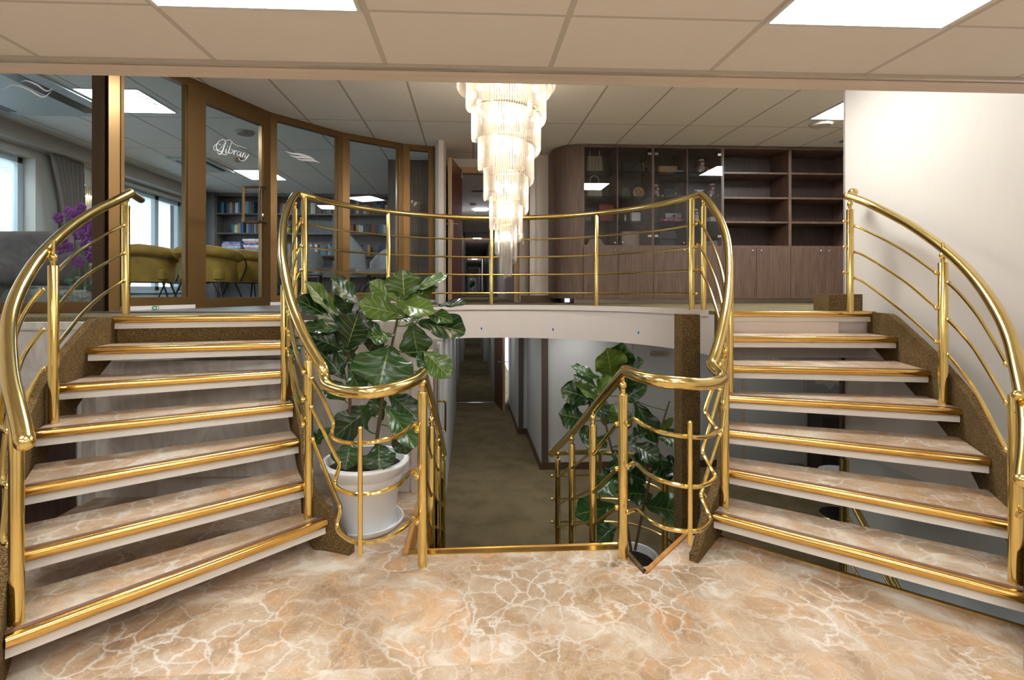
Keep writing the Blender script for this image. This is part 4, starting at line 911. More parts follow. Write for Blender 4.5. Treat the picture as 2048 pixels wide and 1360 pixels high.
bag('tan leather bag on the cabinet floor at the left', 1170, 1208, 3, .10, (.45, .28, .14), taper=.5)
bb = bag('large black travel bag with a gold chain on the top shelf', 1242, 1281, 0, .16, (.012, .014, .02), taper=.95)
mb = MB()
for i in range(7): mb.ball((sx(1283)+.004*(i % 2), YC+.13, SZ[0]+.02+.019*i), .011, 5, 6)
mb.obj('chain', M['brass'], bb)
bag('small black pouch right of the gold chain on the top shelf', 1285, 1296, 0, .09, (.012, .012, .015), taper=.5)
bag('dark green handbag on the second shelf beside the round plate', 1238, 1260, 1, .16, (.01, .05, .025), taper=.7, handle=.0)
pt = thing('decorative_plate', 'round plate with a colourful painted picture and cream rim on the second shelf', 'plate', (sx(1274.5), YC+.15, SZ[1]))
c_ = Vector((sx(1274.5), YC+.15, SZ[1]+.077))
mb = MB(); mb.tube([c_, c_+Vector((0, -.012, 0))], .075, 28); mb.obj('rim', flat((.62, .52, .33)), pt)
def plate_b(nt, b): L(nt, ramp(nt, noise(nt, coords(nt), 28, 3).outputs[0], [(.35, (.08, .25, .30)), (.48, (.55, .42, .12)), (.56, (.55, .10, .04)), (.66, (.12, .22, .10))]), b.inputs['Base Color'])
mb = MB(); mb.tube([c_+Vector((0, -.0125, 0)), c_+Vector((0, -.015, 0))], .063, 28); mb.obj('picture', mat('plate_picture', (.4, .3, .1), .4, build=plate_b), pt)
bag('tan hard shell box bag on the top shelf of the middle cabinet', 1314, 1352, 0, .115, (.50, .30, .15), taper=.98)
o = MB()
for i in range(16): o.ball((sx(1335)+i*.014, YC+.13+.02*math.sin(i*2.1), SZ[0]+.012+.022*abs(math.sin(i*1.3))), .022, 5, 8, 1, 1, .8)
tag(o.obj('silk_scarf', mat('blue_scarf', (.12, .30, .45), .6, build=lambda nt, b: L(nt, ramp(nt, noise(nt, coords(nt), 40, 3).outputs[0], [(.4, (.05, .16, .32)), (.5, (.25, .45, .6)), (.6, (.6, .4, .42))]), b.inputs['Base Color']))), 'blue patterned scarf under the tan box bag', 'scarf')
o = MB()
for i in range(24): o.ball((sx(1318)+i*.0135, YC+.12+.02*math.sin(i*2.1), SZ[2]+.012+.02*abs(math.sin(i*1.3))), .020, 5, 8, 1, 1, .8)
tag(o.obj('silk_scarf', mat('pink_scarf', (.6, .1, .25), .6, build=lambda nt, b: L(nt, ramp(nt, noise(nt, coords(nt), 40, 3).outputs[0], [(.42, (.5, .03, .14)), (.52, (.75, .45, .5)), (.6, (.6, .05, .2))]), b.inputs['Base Color']))), 'pink and white scarf under the grey flap bag', 'scarf')
bag('black handbag with gold ring and clasp on the second shelf of the middle cabinet', 1328, 1364, 1, .135, (.01, .01, .013), taper=.95, flap=.6, metal=True)
gb = bag('light grey flap bag with a black diamond mark on the third shelf', 1326, 1359, 2, .125, (.36, .35, .32), taper=.97, flap=.5)
q = Vector((sx(1342), YC+.10, SZ[2]+.085)); MB().add([q+Vector((-.026, 0, 0)), q+Vector((0, 0, -.020)), q+Vector((.026, 0, 0)), q+Vector((0, 0, .020))], [(0, 1, 2, 3)]).obj('diamond_mark', M['black'], gb, smooth=False)
bag('round black saddle bag with gold clasp on the cabinet floor', 1312, 1350, 3, .20, (.012, .015, .02), taper=.8, flap=.5, metal=True)
bag('pale beige shopper on the cabinet floor below the white mug box', 1240, 1276, 3, .20, (.36, .27, .18), taper=1.0)
wb = tag(MB().box(sx(1260), sx(1277), YC+.12, YC+.2, SZ[2]+.001, SZ[2]+.13).obj('gift_box', flat((.7, .68, .66)), smooth=False), 'white box with a grey corner on the third shelf', 'box')
tag(MB().lathe([(.0, SZ[2]+.001), (.014, SZ[2]+.001), (.014, SZ[2]+.07), (.006, SZ[2]+.10), (0, SZ[2]+.12)], (sx(1248), YC+.15), 12).obj('perfume_bottle', flat((.6, .6, .6), .2)), 'small pale bottle on the third shelf', 'bottle')
for j, (sh, lb) in enumerate(((2, 'upper stack'), (3, 'lower stack'))):
    for i in range(5):
        tag(MB().box(sx(1414)+.003*(i % 2), sx(1430), YC+.10, YC+.24, SZ[sh]+.001+i*.015, SZ[sh]+.0145+i*.015).obj('folded_towel', flat((.62, .62, .64)), smooth=False), 'folded white towel in the %s beside the right brass rail' % lb, 'towel', 'folded white towels, %s' % lb)
# skull towel
tw = thing('pirate_towel', 'black folded towel with a white skull standing on the second shelf', 'towel', (sx(1393), YC+.16, SZ[1]))
x0, x1 = sx(1379), sx(1405); MB().box(x0, x1, YC+.155, YC+.19, SZ[1]+.001, SZ[1]+.125).obj('cloth', flat((.01, .01, .012)), tw, smooth=False)
mb = MB(); c0 = Vector((sx(1396), YC+.15, SZ[1]+.085)); mb.ball(c0, .042, 8, 12, 1, .12, .8); mb.box(c0.x-.022, c0.x+.022, YC+.148, YC+.152, c0.z-.052, c0.z-.02); mb.box(sx(1386), x1, YC+.151, YC+.154, SZ[1]+.112, SZ[1]+.125)
mb.obj('skull_print', flat((.75, .75, .75)), tw)
mb = MB(); mb.ball(c0+Vector((-.016, -.006, .002)), .010, 6, 8, 1, .2, 1); mb.ball(c0+Vector((.016, -.006, .002)), .010, 6, 8, 1, .2, 1); mb.ball(c0+Vector((0, -.006, -.016)), .005, 5, 6, 1, .2, 1)
for i in (-1, 0, 1): mb.box(c0.x+i*.012-.0015, c0.x+i*.012+.0015, YC+.145, YC+.148, c0.z-.05, c0.z-.03)
mb.obj('eye_sockets', flat((.01, .01, .012)), tw)
# teddy bears
def teddy():
    t = thing('teddy_bear', '', 'teddy bear', (0, 0, 0)); br = flat((.17, .045, .018), .9); cr = flat((.70, .62, .5), .8)
    mb = MB(); mb.ball((0, 0, .075), .045, 10, 14, 1, .85, 1.15); mb.ball((0, -.008, .150), .043, 10, 14, 1.08, .95, .95)
    for s in (-1, 1):
        mb.tube([(s*.038, 0, .11), (s*.062, -.02, .082), (s*.078, -.035, .068)], [.018, .017, .016], 10, round_end=True)
        mb.tube([(s*.028, -.01, .04), (s*.045, -.05, .03), (s*.05, -.07, .03)], [.024, .022, .022], 10, round_end=True)
    mb.obj('body', br, t, world=False)
    for s in (-1, 1): MB().ball((s*.040, 0, .188), .017, 7, 10, 1, .6, 1).obj('ear', br, t, world=False)
    for s in (-1, 1): MB().ball((s*.052, -.088, .032), .019, 7, 10, .9, .35, 1.1).obj('foot_pad', cr, t, world=False)
    MB().ball((0, -.042, .140), .023, 8, 10, 1.1, .7, .85).obj('muzzle', cr, t, world=False)
    mb = MB(); mb.ball((0, -.060, .147), .006, 6, 8); mb.ball((-.016, -.045, .163), .004, 5, 6); mb.ball((.016, -.045, .163), .004, 5, 6); mb.obj('eyes_and_nose', M['black'], t, world=False)
    def stripes(nt, b):
        s_ = N(nt, 'ShaderNodeSeparateXYZ'); L(nt, coords(nt), s_.inputs[0]); f_ = math_(nt, 'FRACT', math_(nt, 'MULTIPLY', s_.outputs[2], 75)); L(nt, mixc(nt, math_(nt, 'LESS_THAN', f_, .35), (.6, .6, .6), (.06, .07, .12)), b.inputs['Base Color'])
    MB().lathe([(.0375, .035), (.048, .055), (.050, .078), (.045, .105), (.030, .122)], (0, 0), 18).obj('sailor_shirt', mat('striped_shirt', (.6, .6, .6), .8, build=stripes), t, world=False)
    MB().lathe([(.030, .184), (.036, .196), (.030, .206), (0, .208)], (0, 0), 16).obj('sailor_cap', flat((.75, .75, .75), .8), t, world=False)
    return t
T0 = teddy()
bears = [(1399.5, 0, 'teddy bear in a sailor shirt and cap sitting alone on the top shelf', 1.0, 0), (1421.5, 1, 'teddy bear in a sailor shirt right of the skull towel', 1.0, -.1), (1309, 1, 'teddy bear half hidden behind the cabinet upright on the second shelf', .9, .5), (1388, 2, 'teddy bear on the third shelf hidden behind the brass posts', .9, .2)]
for i, (px, sh, lb, s_, rz) in enumerate(bears):
    o = T0 if i == 0 else copy_tree(T0); o.location = (sx(px), YC+.16, SZ[sh]+.001); o.rotation_euler = (0, 0, rz); o.scale = (s_, s_, s_); o['label'] = lb; o['group'] = 'sailor teddy bears in the cabinet'
# ================================================================ LOWER DECK
YLW = 7.12
X1 = 1.01
mb = MB(); mb.box(X1, 6.2, YLW, YLW+.1, ZL, .82); mb.box(X1, X1+.1, YLW+.1, 8.9, ZL, .82); mb.box(.86, X1+.1, 8.9, 9.0, ZL, .82); mb.box(.86, .96, 9.0, 11.4, ZL, .82)
struct('wall_lower_right', mb, M['lower_wall'], 'white wall of the lower lobby turning into the lower corridor', 'wall')
struct('wall_lower_corridor_left', MB().box(-.42, -.31, 5.6, 11.4, ZL, .82), M['lower_wall'], 'left wall of the lower corridor', 'wall')
struct('wall_lower_end', MB().box(-.6, -.31, 11.4, 11.5, ZL, .82), M['pillar'], 'wall at the lower corridor doorway', 'wall')
struct('baseboard_lower', MB().box(X1-.02, 3.85, YLW-.02, YLW, ZL, ZL+.10).box(X1-.02, X1, YLW, 8.9, ZL, ZL+.10).box(.84, X1, 8.88, 8.9, ZL, ZL+.10).box(.84, .86, 8.9, 11.4, ZL, ZL+.10), M['baseboard'], 'brown baseboard along the lower lobby and corridor', 'baseboard')
for i, (px0, px1, Y, lb) in enumerate([(1083, 1096, YLW-.012, 'dark bronze pilaster at the corner of the lower corridor'), (1037, 1046, 8.885, 'dark bronze pilaster further down the lower corridor')]):
    a_, b_ = Xat(px0, Y), Xat(px1, Y); struct('trim_%d' % (20+i), MB().box(a_, b_, Y-.02, Y, ZL+.10, .82), M['pillar'], lb, 'trim')
# far part beyond the doorway
struct('wall_lower_far', MB().box(.60, .70, 11.5, 18, ZL, .82).box(.46, .70, 18, 32, ZL, .82).box(-.45, -.35, 11.5, 18, ZL, .82).box(-.35, -.24, 18, 32, ZL, .82), M['lower_wall'], 'side walls of the far lower corridor', 'wall')
struct('ceiling', MB().box(-.7, .9, 12.4, 32, .80, .9), M['ceil_plain'], 'ceiling of the far lower corridor', 'ceiling')
struct('ceiling', MB().box(-.5, 1.1, 7.2, 12.4, .80, .815), M['ceil_plain'], 'ceiling of the lower corridor', 'ceiling')
struct('wall_lower_far_end', MB().box(-.6, .9, 32, 32.1, ZL, .9), M['lower_wall'], 'far end wall of the lower corridor', 'wall')
struct('trim_22', MB().box(-.31, .56, 11.38, 11.44, ZL, ZL+.006), M['chrome'], 'metal threshold strip of the lower corridor doorway', 'trim')
t = thing('door_3', 'dark frame of the lower corridor doorway', 'door', (.1, 11.4, ZL)); t['kind'] = 'structure'
MB().box(-.36, -.31, 11.36, 11.5, ZL, .82).box(.56, .62, 11.36, 11.5, ZL, .82).obj('door_frame', M['pillar'], t, smooth=False)
t = thing('mahogany_door', 'red wooden door leaf standing open in the lower corridor', 'door', (.56, 11.33, ZL))
MB().obox((.57, 11.33), (.70, 10.52), .045, ZL+.01, .80).obj('leaf', M['red_wood'], t, smooth=False)
MB().obox((.70, 10.52), (.702, 10.50), .05, ZL+.01, .80).obj('edge', M['oak_frame'], t, smooth=False)
mb = MB(); mb.tube([(.60, 10.60, -.16), (.80, 10.62, -.16)], .01); mb.tube([(.60, 10.60, -.16), (.60, 10.72, -.16)], .01); mb.obj('handle', M['chrome'], t)
MB().box(.66, .672, 10.56, 10.62, -.34, -.06).obj('lock_plate', M['steel'], t, smooth=False)
for i, (x, y, z0) in enumerate([(.05, 7.8, .799), (.05, 9.9, .799), (0, 13.6, .799), (0, 17, .799), (0, 21, .799), (0, 25, .799)]):
    tag(MB().box(x-.05, x+.45, y, y+.45, z0-.01, z0).obj('corridor_light', M['panel_low'] if i in (1, 2) else mat('lower_lamp_%d' % i, (1, 1, 1), .5, emis=(.95, .97, 1), es=[4, 4, 4, 3, 4, 4][i]), smooth=False), 'ceiling light of the lower corridor hidden by the deck edge', 'light', 'lower corridor lights')
# glass door leaf with brass pull handles at the foot of the stairs on the left
t = thing('glass_door', 'open teal glass door with pull handles at the foot of the lower steps', 'door', (-.33, 5.0, ZL))
MB().box(-.345, -.335, 4.75, 5.45, ZL+.02, .78).obj('pane', M['teal_glass'], t, smooth=False)
MB().box(-.365, -.315, 5.45, 5.52, ZL, .80).obj('steel_edge', M['white'], t, smooth=False); MB().box(-.365, -.315, 4.70, 4.75, ZL, .80).obj('front_stile', M['steel'], t, smooth=False)
q = 5.1; MB().tube(smooth_path([(-.33, q, .24), (-.27, q, .24), (-.255, q, .22), (-.255, q, -.04), (-.27, q, -.06), (-.33, q, -.06)], 3), .011, 10).obj('door_handle', M['brass'], t)
# doors in the lobby wall
def lp(px): return Xat(px, YLW)
for i, (a_, b_) in enumerate([(1483, 1489), (1606, 1612)]):
    struct('trim_%d' % (24+i), MB().box(lp(a_), lp(b_), YLW-.03, YLW, ZL, .82), mat('beige_frame_%d' % i, (.55, .48, .40), .5), ['left', 'right'][i]+' beige frame strip of the white lobby door', 'trim')
t = thing('door_4', 'white flush door in the lower lobby behind the right staircase', 'door', (lp(1547), YLW, ZL)); t['kind'] = 'structure'
MB().box(lp(1489)+.003, lp(1606)-.003, YLW-.018, YLW-.002, ZL+.03, .80).obj('leaf', mat('pale_door', (.55, .56, .53), .5), t, smooth=False)
MB().tube([(lp(1604), YLW-.02, -.38), (lp(1604), YLW-.02, -.28)], .014).obj('hinge', M['steel'], t)
t = thing('extinguisher_sign', 'small red fire extinguisher sign on the white lobby door', 'sign', P(1546, 706, YLW-.02))
a0, a1 = P(1540, 712, YLW-.02), P(1552.5, 699.5, YLW-.02)
MB().box(a0.x, a1.x, YLW-.024, YLW-.02, a0.z, a1.z).obj('board', flat((.5, .01, .03)), t, smooth=False)
MB().tube([P(1545, 710, YLW-.027), P(1544.5, 705, YLW-.027), P(1547.5, 701.5, YLW-.027), P(1549, 703, YLW-.027), P(1546, 707, YLW-.027)], .004, 6).obj('symbol', flat((.9, .9, .9)), t)
a0, a1 = P(1536, 728, YLW-.02), P(1556, 714.5, YLW-.02)
t = thing('notice', 'white paper notice under the red sign', 'notice', ((a0.x+a1.x)/2, YLW-.02, a0.z)); MB().box(a0.x, a1.x, YLW-.022, YLW-.019, a0.z, a1.z).obj('sheet', flat((.75, .75, .78)), t, smooth=False)
q = P(1541, 722, YLW-.024); MB().box(q.x-.004, q.x+.004, YLW-.025, YLW-.022, q.z-.05, q.z+.035).obj('mark', M['black'], t, smooth=False)
struct('trim_26', MB().box(lp(1264), lp(1265.5), YLW-.006, YLW, ZL+.1, .82), M['metal_trim'], 'panel joint in the white lobby wall above the plant', 'trim')
# plaque with unreadable word
t = thing('name_plate', 'oval bronze name plate on the white lobby wall', 'sign', P(1320, 707, YLW))
c_ = P(1320, 707, YLW-.01); mb = MB(); hw = (P(1338, 707, YLW).x-P(1301, 707, YLW).x)/2
pts = [(c_.x+(hw-.035)*(1 if math.cos(a_) > 0 else -1)+.038*math.cos(a_), c_.z+.038*math.sin(a_)) for a_ in [2*PI*i/24+.01 for i in range(24)]]
mb.add([(x, YLW-.012, z) for x, z in pts]+[(x, YLW, z) for x, z in pts], [tuple(range(23, -1, -1))]+[(i, (i+1) % 24, 24+(i+1) % 24, 24+i) for i in range(24)]); mb.obj('plate', mat('plaque', (.40, .34, .24), .35, .6), t, smooth=False)
mb = MB(); pr = c_.x-.06
pts = [Vector((pr+i*.006, YLW-.016, c_.z+(.012 if i % 3 == 0 else -.006)*(1 if i % 2 else .4))) for i in range(22)]
mb.tube(pts, .0018, 5); mb.obj('lettering', flat((.12, .09, .05)), t)
# dark wood unit, round marble table, vase with white orchid
t = thing('low_cabinet', 'dark walnut half height unit right of the white lobby door', 'cabinet', (lp(1650), 6.8, ZL))
z_ = zat(1650, 825, 6.9); MB().prism([(lp(1613), YLW-.03), (Xat(1645, 6.62), 6.62), (lp(1613)+1.25, 6.55), (lp(1613)+1.25, YLW-.03)], ZL, z_).obj('body', M['walnut_dark'], t, smooth=False)
tc = C(1686, 945, 5.65)
t = thing('side_table', 'small round white marble side table with a dark gold rimmed foot', 'table', (tc.x, tc.y, ZL)); zt = tc.z
MB().lathe([(0, zt-.03), (.235, zt-.03), (.245, zt-.015), (.24, zt), (0, zt)], (tc.x, tc.y), 40).obj('tabletop', mat('white_marble', (.75, .75, .76), .2, build=lambda nt, b: L(nt, ramp(nt, noise(nt, coords(nt), 4, 5, .6, 3).outputs[0], [(.46, (.75, .75, .76)), (.5, (.45, .45, .47)), (.54, (.76, .76, .77))]), b.inputs['Base Color'])), t)
MB().cyl((tc.x, tc.y), .025, ZL+.03, zt-.03).obj('stem', M['brass'], t); MB().lathe([(0, ZL+.03), (.20, ZL+.03), (.225, ZL+.02), (.23, ZL)], (tc.x, tc.y), 36).obj('foot', M['black_metal'], t)
MB().lathe([(.228, ZL+.004), (.236, ZL+.012), (.228, ZL+.024)], (tc.x, tc.y), 36).obj('gold_rim', M['brass'], t)
t = thing('orchid_vase', 'gold vase with a white orchid on the round marble table', 'vase', (tc.x+.04, tc.y, zt))
ob = Vector((tc.x+.035, tc.y, zt)); MB().lathe([(.035, zt), (.05, zt+.10), (.062, zt+.25), (.05, zt+.36)], (ob.x, ob.y), 20).obj('vase_body', M['brass'], t)
st_ = smooth_path([(ob.x, ob.y, zt+.3), C(1686, 805, 5.65), C(1682, 775, 5.6), C(1672, 758, 5.55), C(1650, 757, 5.5)], 5); MB().tube(st_, .005, 6).obj('orchid_stem', M['green_stem'], t)
for i in range(11):
    p = C(1636+i*4.6, 764-5*math.sin(i*1.0)+random.uniform(-2, 3), 5.5); mb = MB()
    for j in range(5):
        a_ = 2*PI*j/5; mb.ball(p+Vector((.022*math.cos(a_), -.01, .022*math.sin(a_))), .018, 5, 8, 1, .3, 1)
    mb.obj('flower', M['white_petal'], t)
# fascia markers
for px, py in ((963, 657), (1106, 659), (1277, 665)):
    a_ = cp_(px); q = Vector((CX+(CR-.001)*math.cos(a_), CYY+(CR-.001)*math.sin(a_), 0)); D = q.x*sY+q.y*cY; q.z = EYE+(580-py)/1000*D
    tag(MB().ball(q, .011, 6, 8, .8, .8, 1.5).obj('wall_plug', flat((.02, .10, .45))), {963: 'leftmost', 1106: 'middle', 1277: 'rightmost'}[px]+' small blue plug in the pale round deck edge', 'plug')
# floor blockers so that the void stays closed
# ================================================================ PLANTS
def leaf_mesh(seed):
    rnd = random.Random(seed); nu, nv = 12, 16; mb = MB(); uv = []
    ph = rnd.uniform(0, 6); wav = rnd.uniform(.03, .055); fold = rnd.uniform(.12, .34); droop = rnd.uniform(-.05, .16); notch = rnd.uniform(.0, .06)
    def wid(t): return .5*max(0.0, (math.sin(PI*min(1, t)**1.25)**.62))*(.55+.45*min(1, t*1.5)+.04*math.sin(t*17+ph))
    rows = []
    for j in range(nv+1):
        t = j/nv; tt = .02+.965*t; w_ = wid(tt)+.012; r = []
        for i in range(nu+1):
            u = 2*i/nu-1
            x = u*w_; y = t*(1-.0)+.05*(1-abs(u))*t*0-notch*(abs(u)**3)*t+.035*abs(u)*math.sin(t*24+ph)*.35
            z = fold*abs(u)*w_ + wav*(abs(u)**1.6)*math.sin(t*15+ph+(u > 0)*1.7)*1.2 - droop*t*t + .03*math.sin(t*PI)
            r.append((x, y, z)); uv.append((.5+.5*u, t))
        rows.append(r)
    mb.sheet(rows); mb.uv = uv; return mb
LEAFM = {}
def leaf_obj(parent, seed, m):
    key = (seed, m)
    if key not in LEAFM:
        o = leaf_mesh(seed).obj('leaf', M[m], parent, world=False, ang=180); LEAFM[key] = o.data; return o
    o = bpy.data.objects.new('leaf', LEAFM[key]); COL.objects.link(o); o.parent = parent; return o
def put_leaf(parent, base, tip, width, m, seed, up=None, twist=0):
    o = leaf_obj(parent, seed, m); Y_ = tip-base; ln = Y_.length; Y_.normalize()
    tocam = (Vector((0, 0, EYE+.6))-base).normalized()
    n = up if up else (tocam*.75+Vector((0, 0, .45)))
    Zv = (n-Y_*n.dot(Y_)).normalized(); Xv = Y_.cross(Zv)
    if twist:
        R3 = Matrix.Rotation(twist, 3, Y_); Zv = R3@Zv; Xv = R3@Xv
    s_ = width*1.08
    mt = Matrix(((Xv.x*s_, Y_.x*ln, Zv.x*s_, base.x), (Xv.y*s_, Y_.y*ln, Zv.y*s_, base.y), (Xv.z*s_, Y_.z*ln, Zv.z*s_, base.z), (0, 0, 0, 1)))
    o.matrix_local = Matrix.Translation(-ROOT[parent.name])@mt
    return o
def plant(label, potc, zb, rt, rb, h, stems, leaves, D0, saucer):
    t = thing('fiddle_leaf_fig', label, 'potted plant', (potc.x, potc.y, zb+(.012 if saucer else 0)))
    z0 = zb+(.014 if saucer else 0)
    MB().lathe([(0, z0), (rb*.95, z0), (rb, z0+.015), (rt*.86, z0+h*.68), (rt*.90, z0+h*.70), (rt*.91, z0+h*.80), (rt*.97, z0+h*.82), (rt, z0+h*.9), (rt+.012, z0+h*.93), (rt+.016, z0+h*.97), (rt+.008, z0+h), (rt-.012, z0+h), (rt-.02, z0+h*.9), (rt-.025, z0+h*.84)], (potc.x, potc.y), 48).obj('pot', M['pot_white'], t, ang=50)
    MB().lathe([(rt-.02, z0+h*.86), (rt*.5, z0+h*.90), (0, z0+h*.91)], (potc.x, potc.y), 32).obj('soil', M['soil'], t)
    if saucer: MB().lathe([(0, zb+.002), (rb*1.12, zb+.002), (rb*1.3, zb+.03), (rb*1.34, zb+.045), (rb*1.28, zb+.045), (rb*1.1, zb+.013), (0, zb+.013)], (potc.x, potc.y), 44).obj('saucer', M['pot_white'], t)
    for s_ in stems:
        p = smooth_path([C(*q) for q in s_], 5); n = len(p)
        MB().tube(p, [.012-.006*i/n for i in range(n)], 8).obj('stem', M['bark'], t)
    sp = [q for s_ in stems for q in smooth_path([C(*q) for q in s_], 6)]
    rnd = random.Random(5); mb = MB()
    for k, l in enumerate(leaves):
        bx, by, tx, ty, wpx, m = l[:6]; db = l[6] if len(l) > 6 else rnd.uniform(-.08, .06); dt = l[7] if len(l) > 7 else db-rnd.uniform(.0, .16)
        b = C(bx, by, D0+db); tp = C(tx+(tx-bx)*.07, ty+(ty-by)*.07, D0+dt)
        put_leaf(t, b, tp, wpx*1.12/1000*D0, m, k % 6, twist=rnd.uniform(-.25, .25))
        near = min(sp, key=lambda q: (q-b).length+max(0, (q.z-b.z))*.6)
        if (near-b).length < .35: MB().tube(smooth_path([near, (near+b)/2+Vector((0, 0, -.01)), b], 3), .0042, 6).obj('leaf_stalk', M['green_stem'], t)
    return t
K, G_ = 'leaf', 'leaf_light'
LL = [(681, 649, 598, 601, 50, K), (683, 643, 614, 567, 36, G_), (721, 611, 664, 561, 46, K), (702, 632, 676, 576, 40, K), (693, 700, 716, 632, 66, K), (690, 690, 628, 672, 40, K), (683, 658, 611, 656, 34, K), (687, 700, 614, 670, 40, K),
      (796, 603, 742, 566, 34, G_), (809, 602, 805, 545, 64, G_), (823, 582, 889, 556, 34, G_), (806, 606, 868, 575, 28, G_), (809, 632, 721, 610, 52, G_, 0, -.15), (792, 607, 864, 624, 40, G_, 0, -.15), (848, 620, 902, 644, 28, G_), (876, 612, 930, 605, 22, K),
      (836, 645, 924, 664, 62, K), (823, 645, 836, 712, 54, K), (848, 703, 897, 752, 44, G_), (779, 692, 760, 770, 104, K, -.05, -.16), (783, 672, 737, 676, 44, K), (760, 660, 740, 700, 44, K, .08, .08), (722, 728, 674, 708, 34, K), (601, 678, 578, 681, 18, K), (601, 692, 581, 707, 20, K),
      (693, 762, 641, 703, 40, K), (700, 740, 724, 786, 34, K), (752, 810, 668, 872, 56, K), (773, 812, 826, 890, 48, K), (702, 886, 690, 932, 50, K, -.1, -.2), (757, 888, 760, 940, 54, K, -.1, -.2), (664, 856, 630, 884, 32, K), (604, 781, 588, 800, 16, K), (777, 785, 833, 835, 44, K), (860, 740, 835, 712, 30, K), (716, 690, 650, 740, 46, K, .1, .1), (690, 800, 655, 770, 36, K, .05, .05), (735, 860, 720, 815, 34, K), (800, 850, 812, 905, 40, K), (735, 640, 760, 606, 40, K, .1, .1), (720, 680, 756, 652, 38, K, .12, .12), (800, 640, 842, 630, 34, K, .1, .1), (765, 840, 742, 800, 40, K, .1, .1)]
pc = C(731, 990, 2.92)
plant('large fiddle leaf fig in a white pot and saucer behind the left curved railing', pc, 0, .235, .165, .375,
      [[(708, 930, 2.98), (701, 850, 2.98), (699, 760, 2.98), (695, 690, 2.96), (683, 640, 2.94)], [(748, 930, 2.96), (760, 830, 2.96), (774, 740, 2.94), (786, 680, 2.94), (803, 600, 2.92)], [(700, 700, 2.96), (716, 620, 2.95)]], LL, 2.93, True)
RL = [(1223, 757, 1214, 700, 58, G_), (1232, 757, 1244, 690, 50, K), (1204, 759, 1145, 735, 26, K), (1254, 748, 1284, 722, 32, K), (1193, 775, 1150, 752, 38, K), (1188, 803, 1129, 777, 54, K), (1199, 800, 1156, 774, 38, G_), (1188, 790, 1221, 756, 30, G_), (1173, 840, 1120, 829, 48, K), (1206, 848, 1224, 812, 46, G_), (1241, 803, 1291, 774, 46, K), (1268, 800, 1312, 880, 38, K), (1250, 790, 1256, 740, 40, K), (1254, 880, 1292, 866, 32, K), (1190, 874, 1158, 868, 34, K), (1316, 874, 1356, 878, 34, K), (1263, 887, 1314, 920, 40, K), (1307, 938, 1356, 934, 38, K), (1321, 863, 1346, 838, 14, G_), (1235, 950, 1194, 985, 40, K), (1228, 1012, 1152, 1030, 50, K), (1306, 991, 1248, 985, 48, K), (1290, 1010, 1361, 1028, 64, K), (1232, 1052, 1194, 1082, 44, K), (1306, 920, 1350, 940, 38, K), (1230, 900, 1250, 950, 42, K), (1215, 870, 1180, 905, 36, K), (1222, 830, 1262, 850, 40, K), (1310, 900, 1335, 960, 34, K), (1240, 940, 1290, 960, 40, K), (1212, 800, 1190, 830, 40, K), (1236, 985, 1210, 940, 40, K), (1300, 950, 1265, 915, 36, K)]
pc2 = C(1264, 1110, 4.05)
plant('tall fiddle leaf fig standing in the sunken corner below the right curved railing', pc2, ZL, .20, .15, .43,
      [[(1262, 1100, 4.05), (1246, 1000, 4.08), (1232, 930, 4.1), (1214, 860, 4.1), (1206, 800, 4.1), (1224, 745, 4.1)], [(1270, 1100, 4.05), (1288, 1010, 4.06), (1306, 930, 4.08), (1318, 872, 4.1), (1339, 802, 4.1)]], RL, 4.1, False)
# ================================================================ CHANDELIER
cc = C(1012, 170, 4.12)
t = thing('chandelier', 'long spiral crystal rod chandelier glowing above the stair well', 'chandelier', (cc.x, cc.y, ZC))
ZL_ = lambda y: EYE+(580-140-y/2.72)*.00412
yl = [75, 220, 390, 550, 715, 875, 1010, 1110, 1150]; rr_ = [.372, .322, .278, .224, .178, .129, .083, .045, .012]
def spiral(s):
    i = min(int(s), 7); f = s-i
    g = f*.76 if f < .5 else .38+(f-.5)*1.24
    y = yl[i]+(yl[i+1]-yl[i])*g; r = rr_[i] if f < .55 else rr_[i]+(rr_[i+1]-rr_[i])*(f-.55)/.45
    a = PI+2*PI*f      # left -> front -> right -> back
    return r, a, ZL_(y)
rods = []; s = 0.0
while s < 7.95:
    r, a, z = spiral(s); rods.append((cc.x+r*math.cos(a), cc.y+r*math.sin(a), z, a, r)); s += .0195/(2*PI*max(r, .02))
# upper collar under the ceiling
for k in range(110):
    a = 2*PI*k/110; rods.append((cc.x+.40*math.cos(a), cc.y+.40*math.sin(a), 3.02, a, .40))
LEN = .27
def rod_verts(x, y, z, a, ln=LEN):
    w_ = .0078; vs = []
    for zz, q in ((z+ln, 1), (z+.018, 1)):
        for j in range(4): b = a+PI/2*j; vs.append((x+w_*q*math.cos(b), y+w_*q*math.sin(b), zz))
    vs.append((x, y, z)); return vs
RF = [(0, 1, 2, 3), (0, 4, 5, 1), (1, 5, 6, 2), (2, 6, 7, 3), (3, 7, 4, 0), (4, 8, 5), (5, 8, 6), (6, 8, 7), (7, 8, 4)]
front = sorted(range(len(rods)), key=lambda i: math.sin(rods[i][3])*(.5+rods[i][4])*(1 if rods[i][2] < 2.99 else -1))[:100]
fs_ = set(front); rest = MB(); rm = None
for i, (x, y, z, a, r) in enumerate(rods):
    if i in fs_:
        if rm is None:
            mb = MB(); mb.add(rod_verts(0, 0, 0, 0), RF); o = mb.obj('crystal_rod', M['crystal'], t, smooth=False, world=False); rm = o.data
        else: o = bpy.data.objects.new('crystal_rod', rm); COL.objects.link(o); o.parent = t
        o.location = (x-cc.x, y-cc.y, z-ZC); o.rotation_euler = (0, 0, a)
    else: rest.add(rod_verts(x, y, z, a), RF)
o = rest.obj('crystal_rods', M['crystal'], t, smooth=False); o['kind'] = 'stuff'
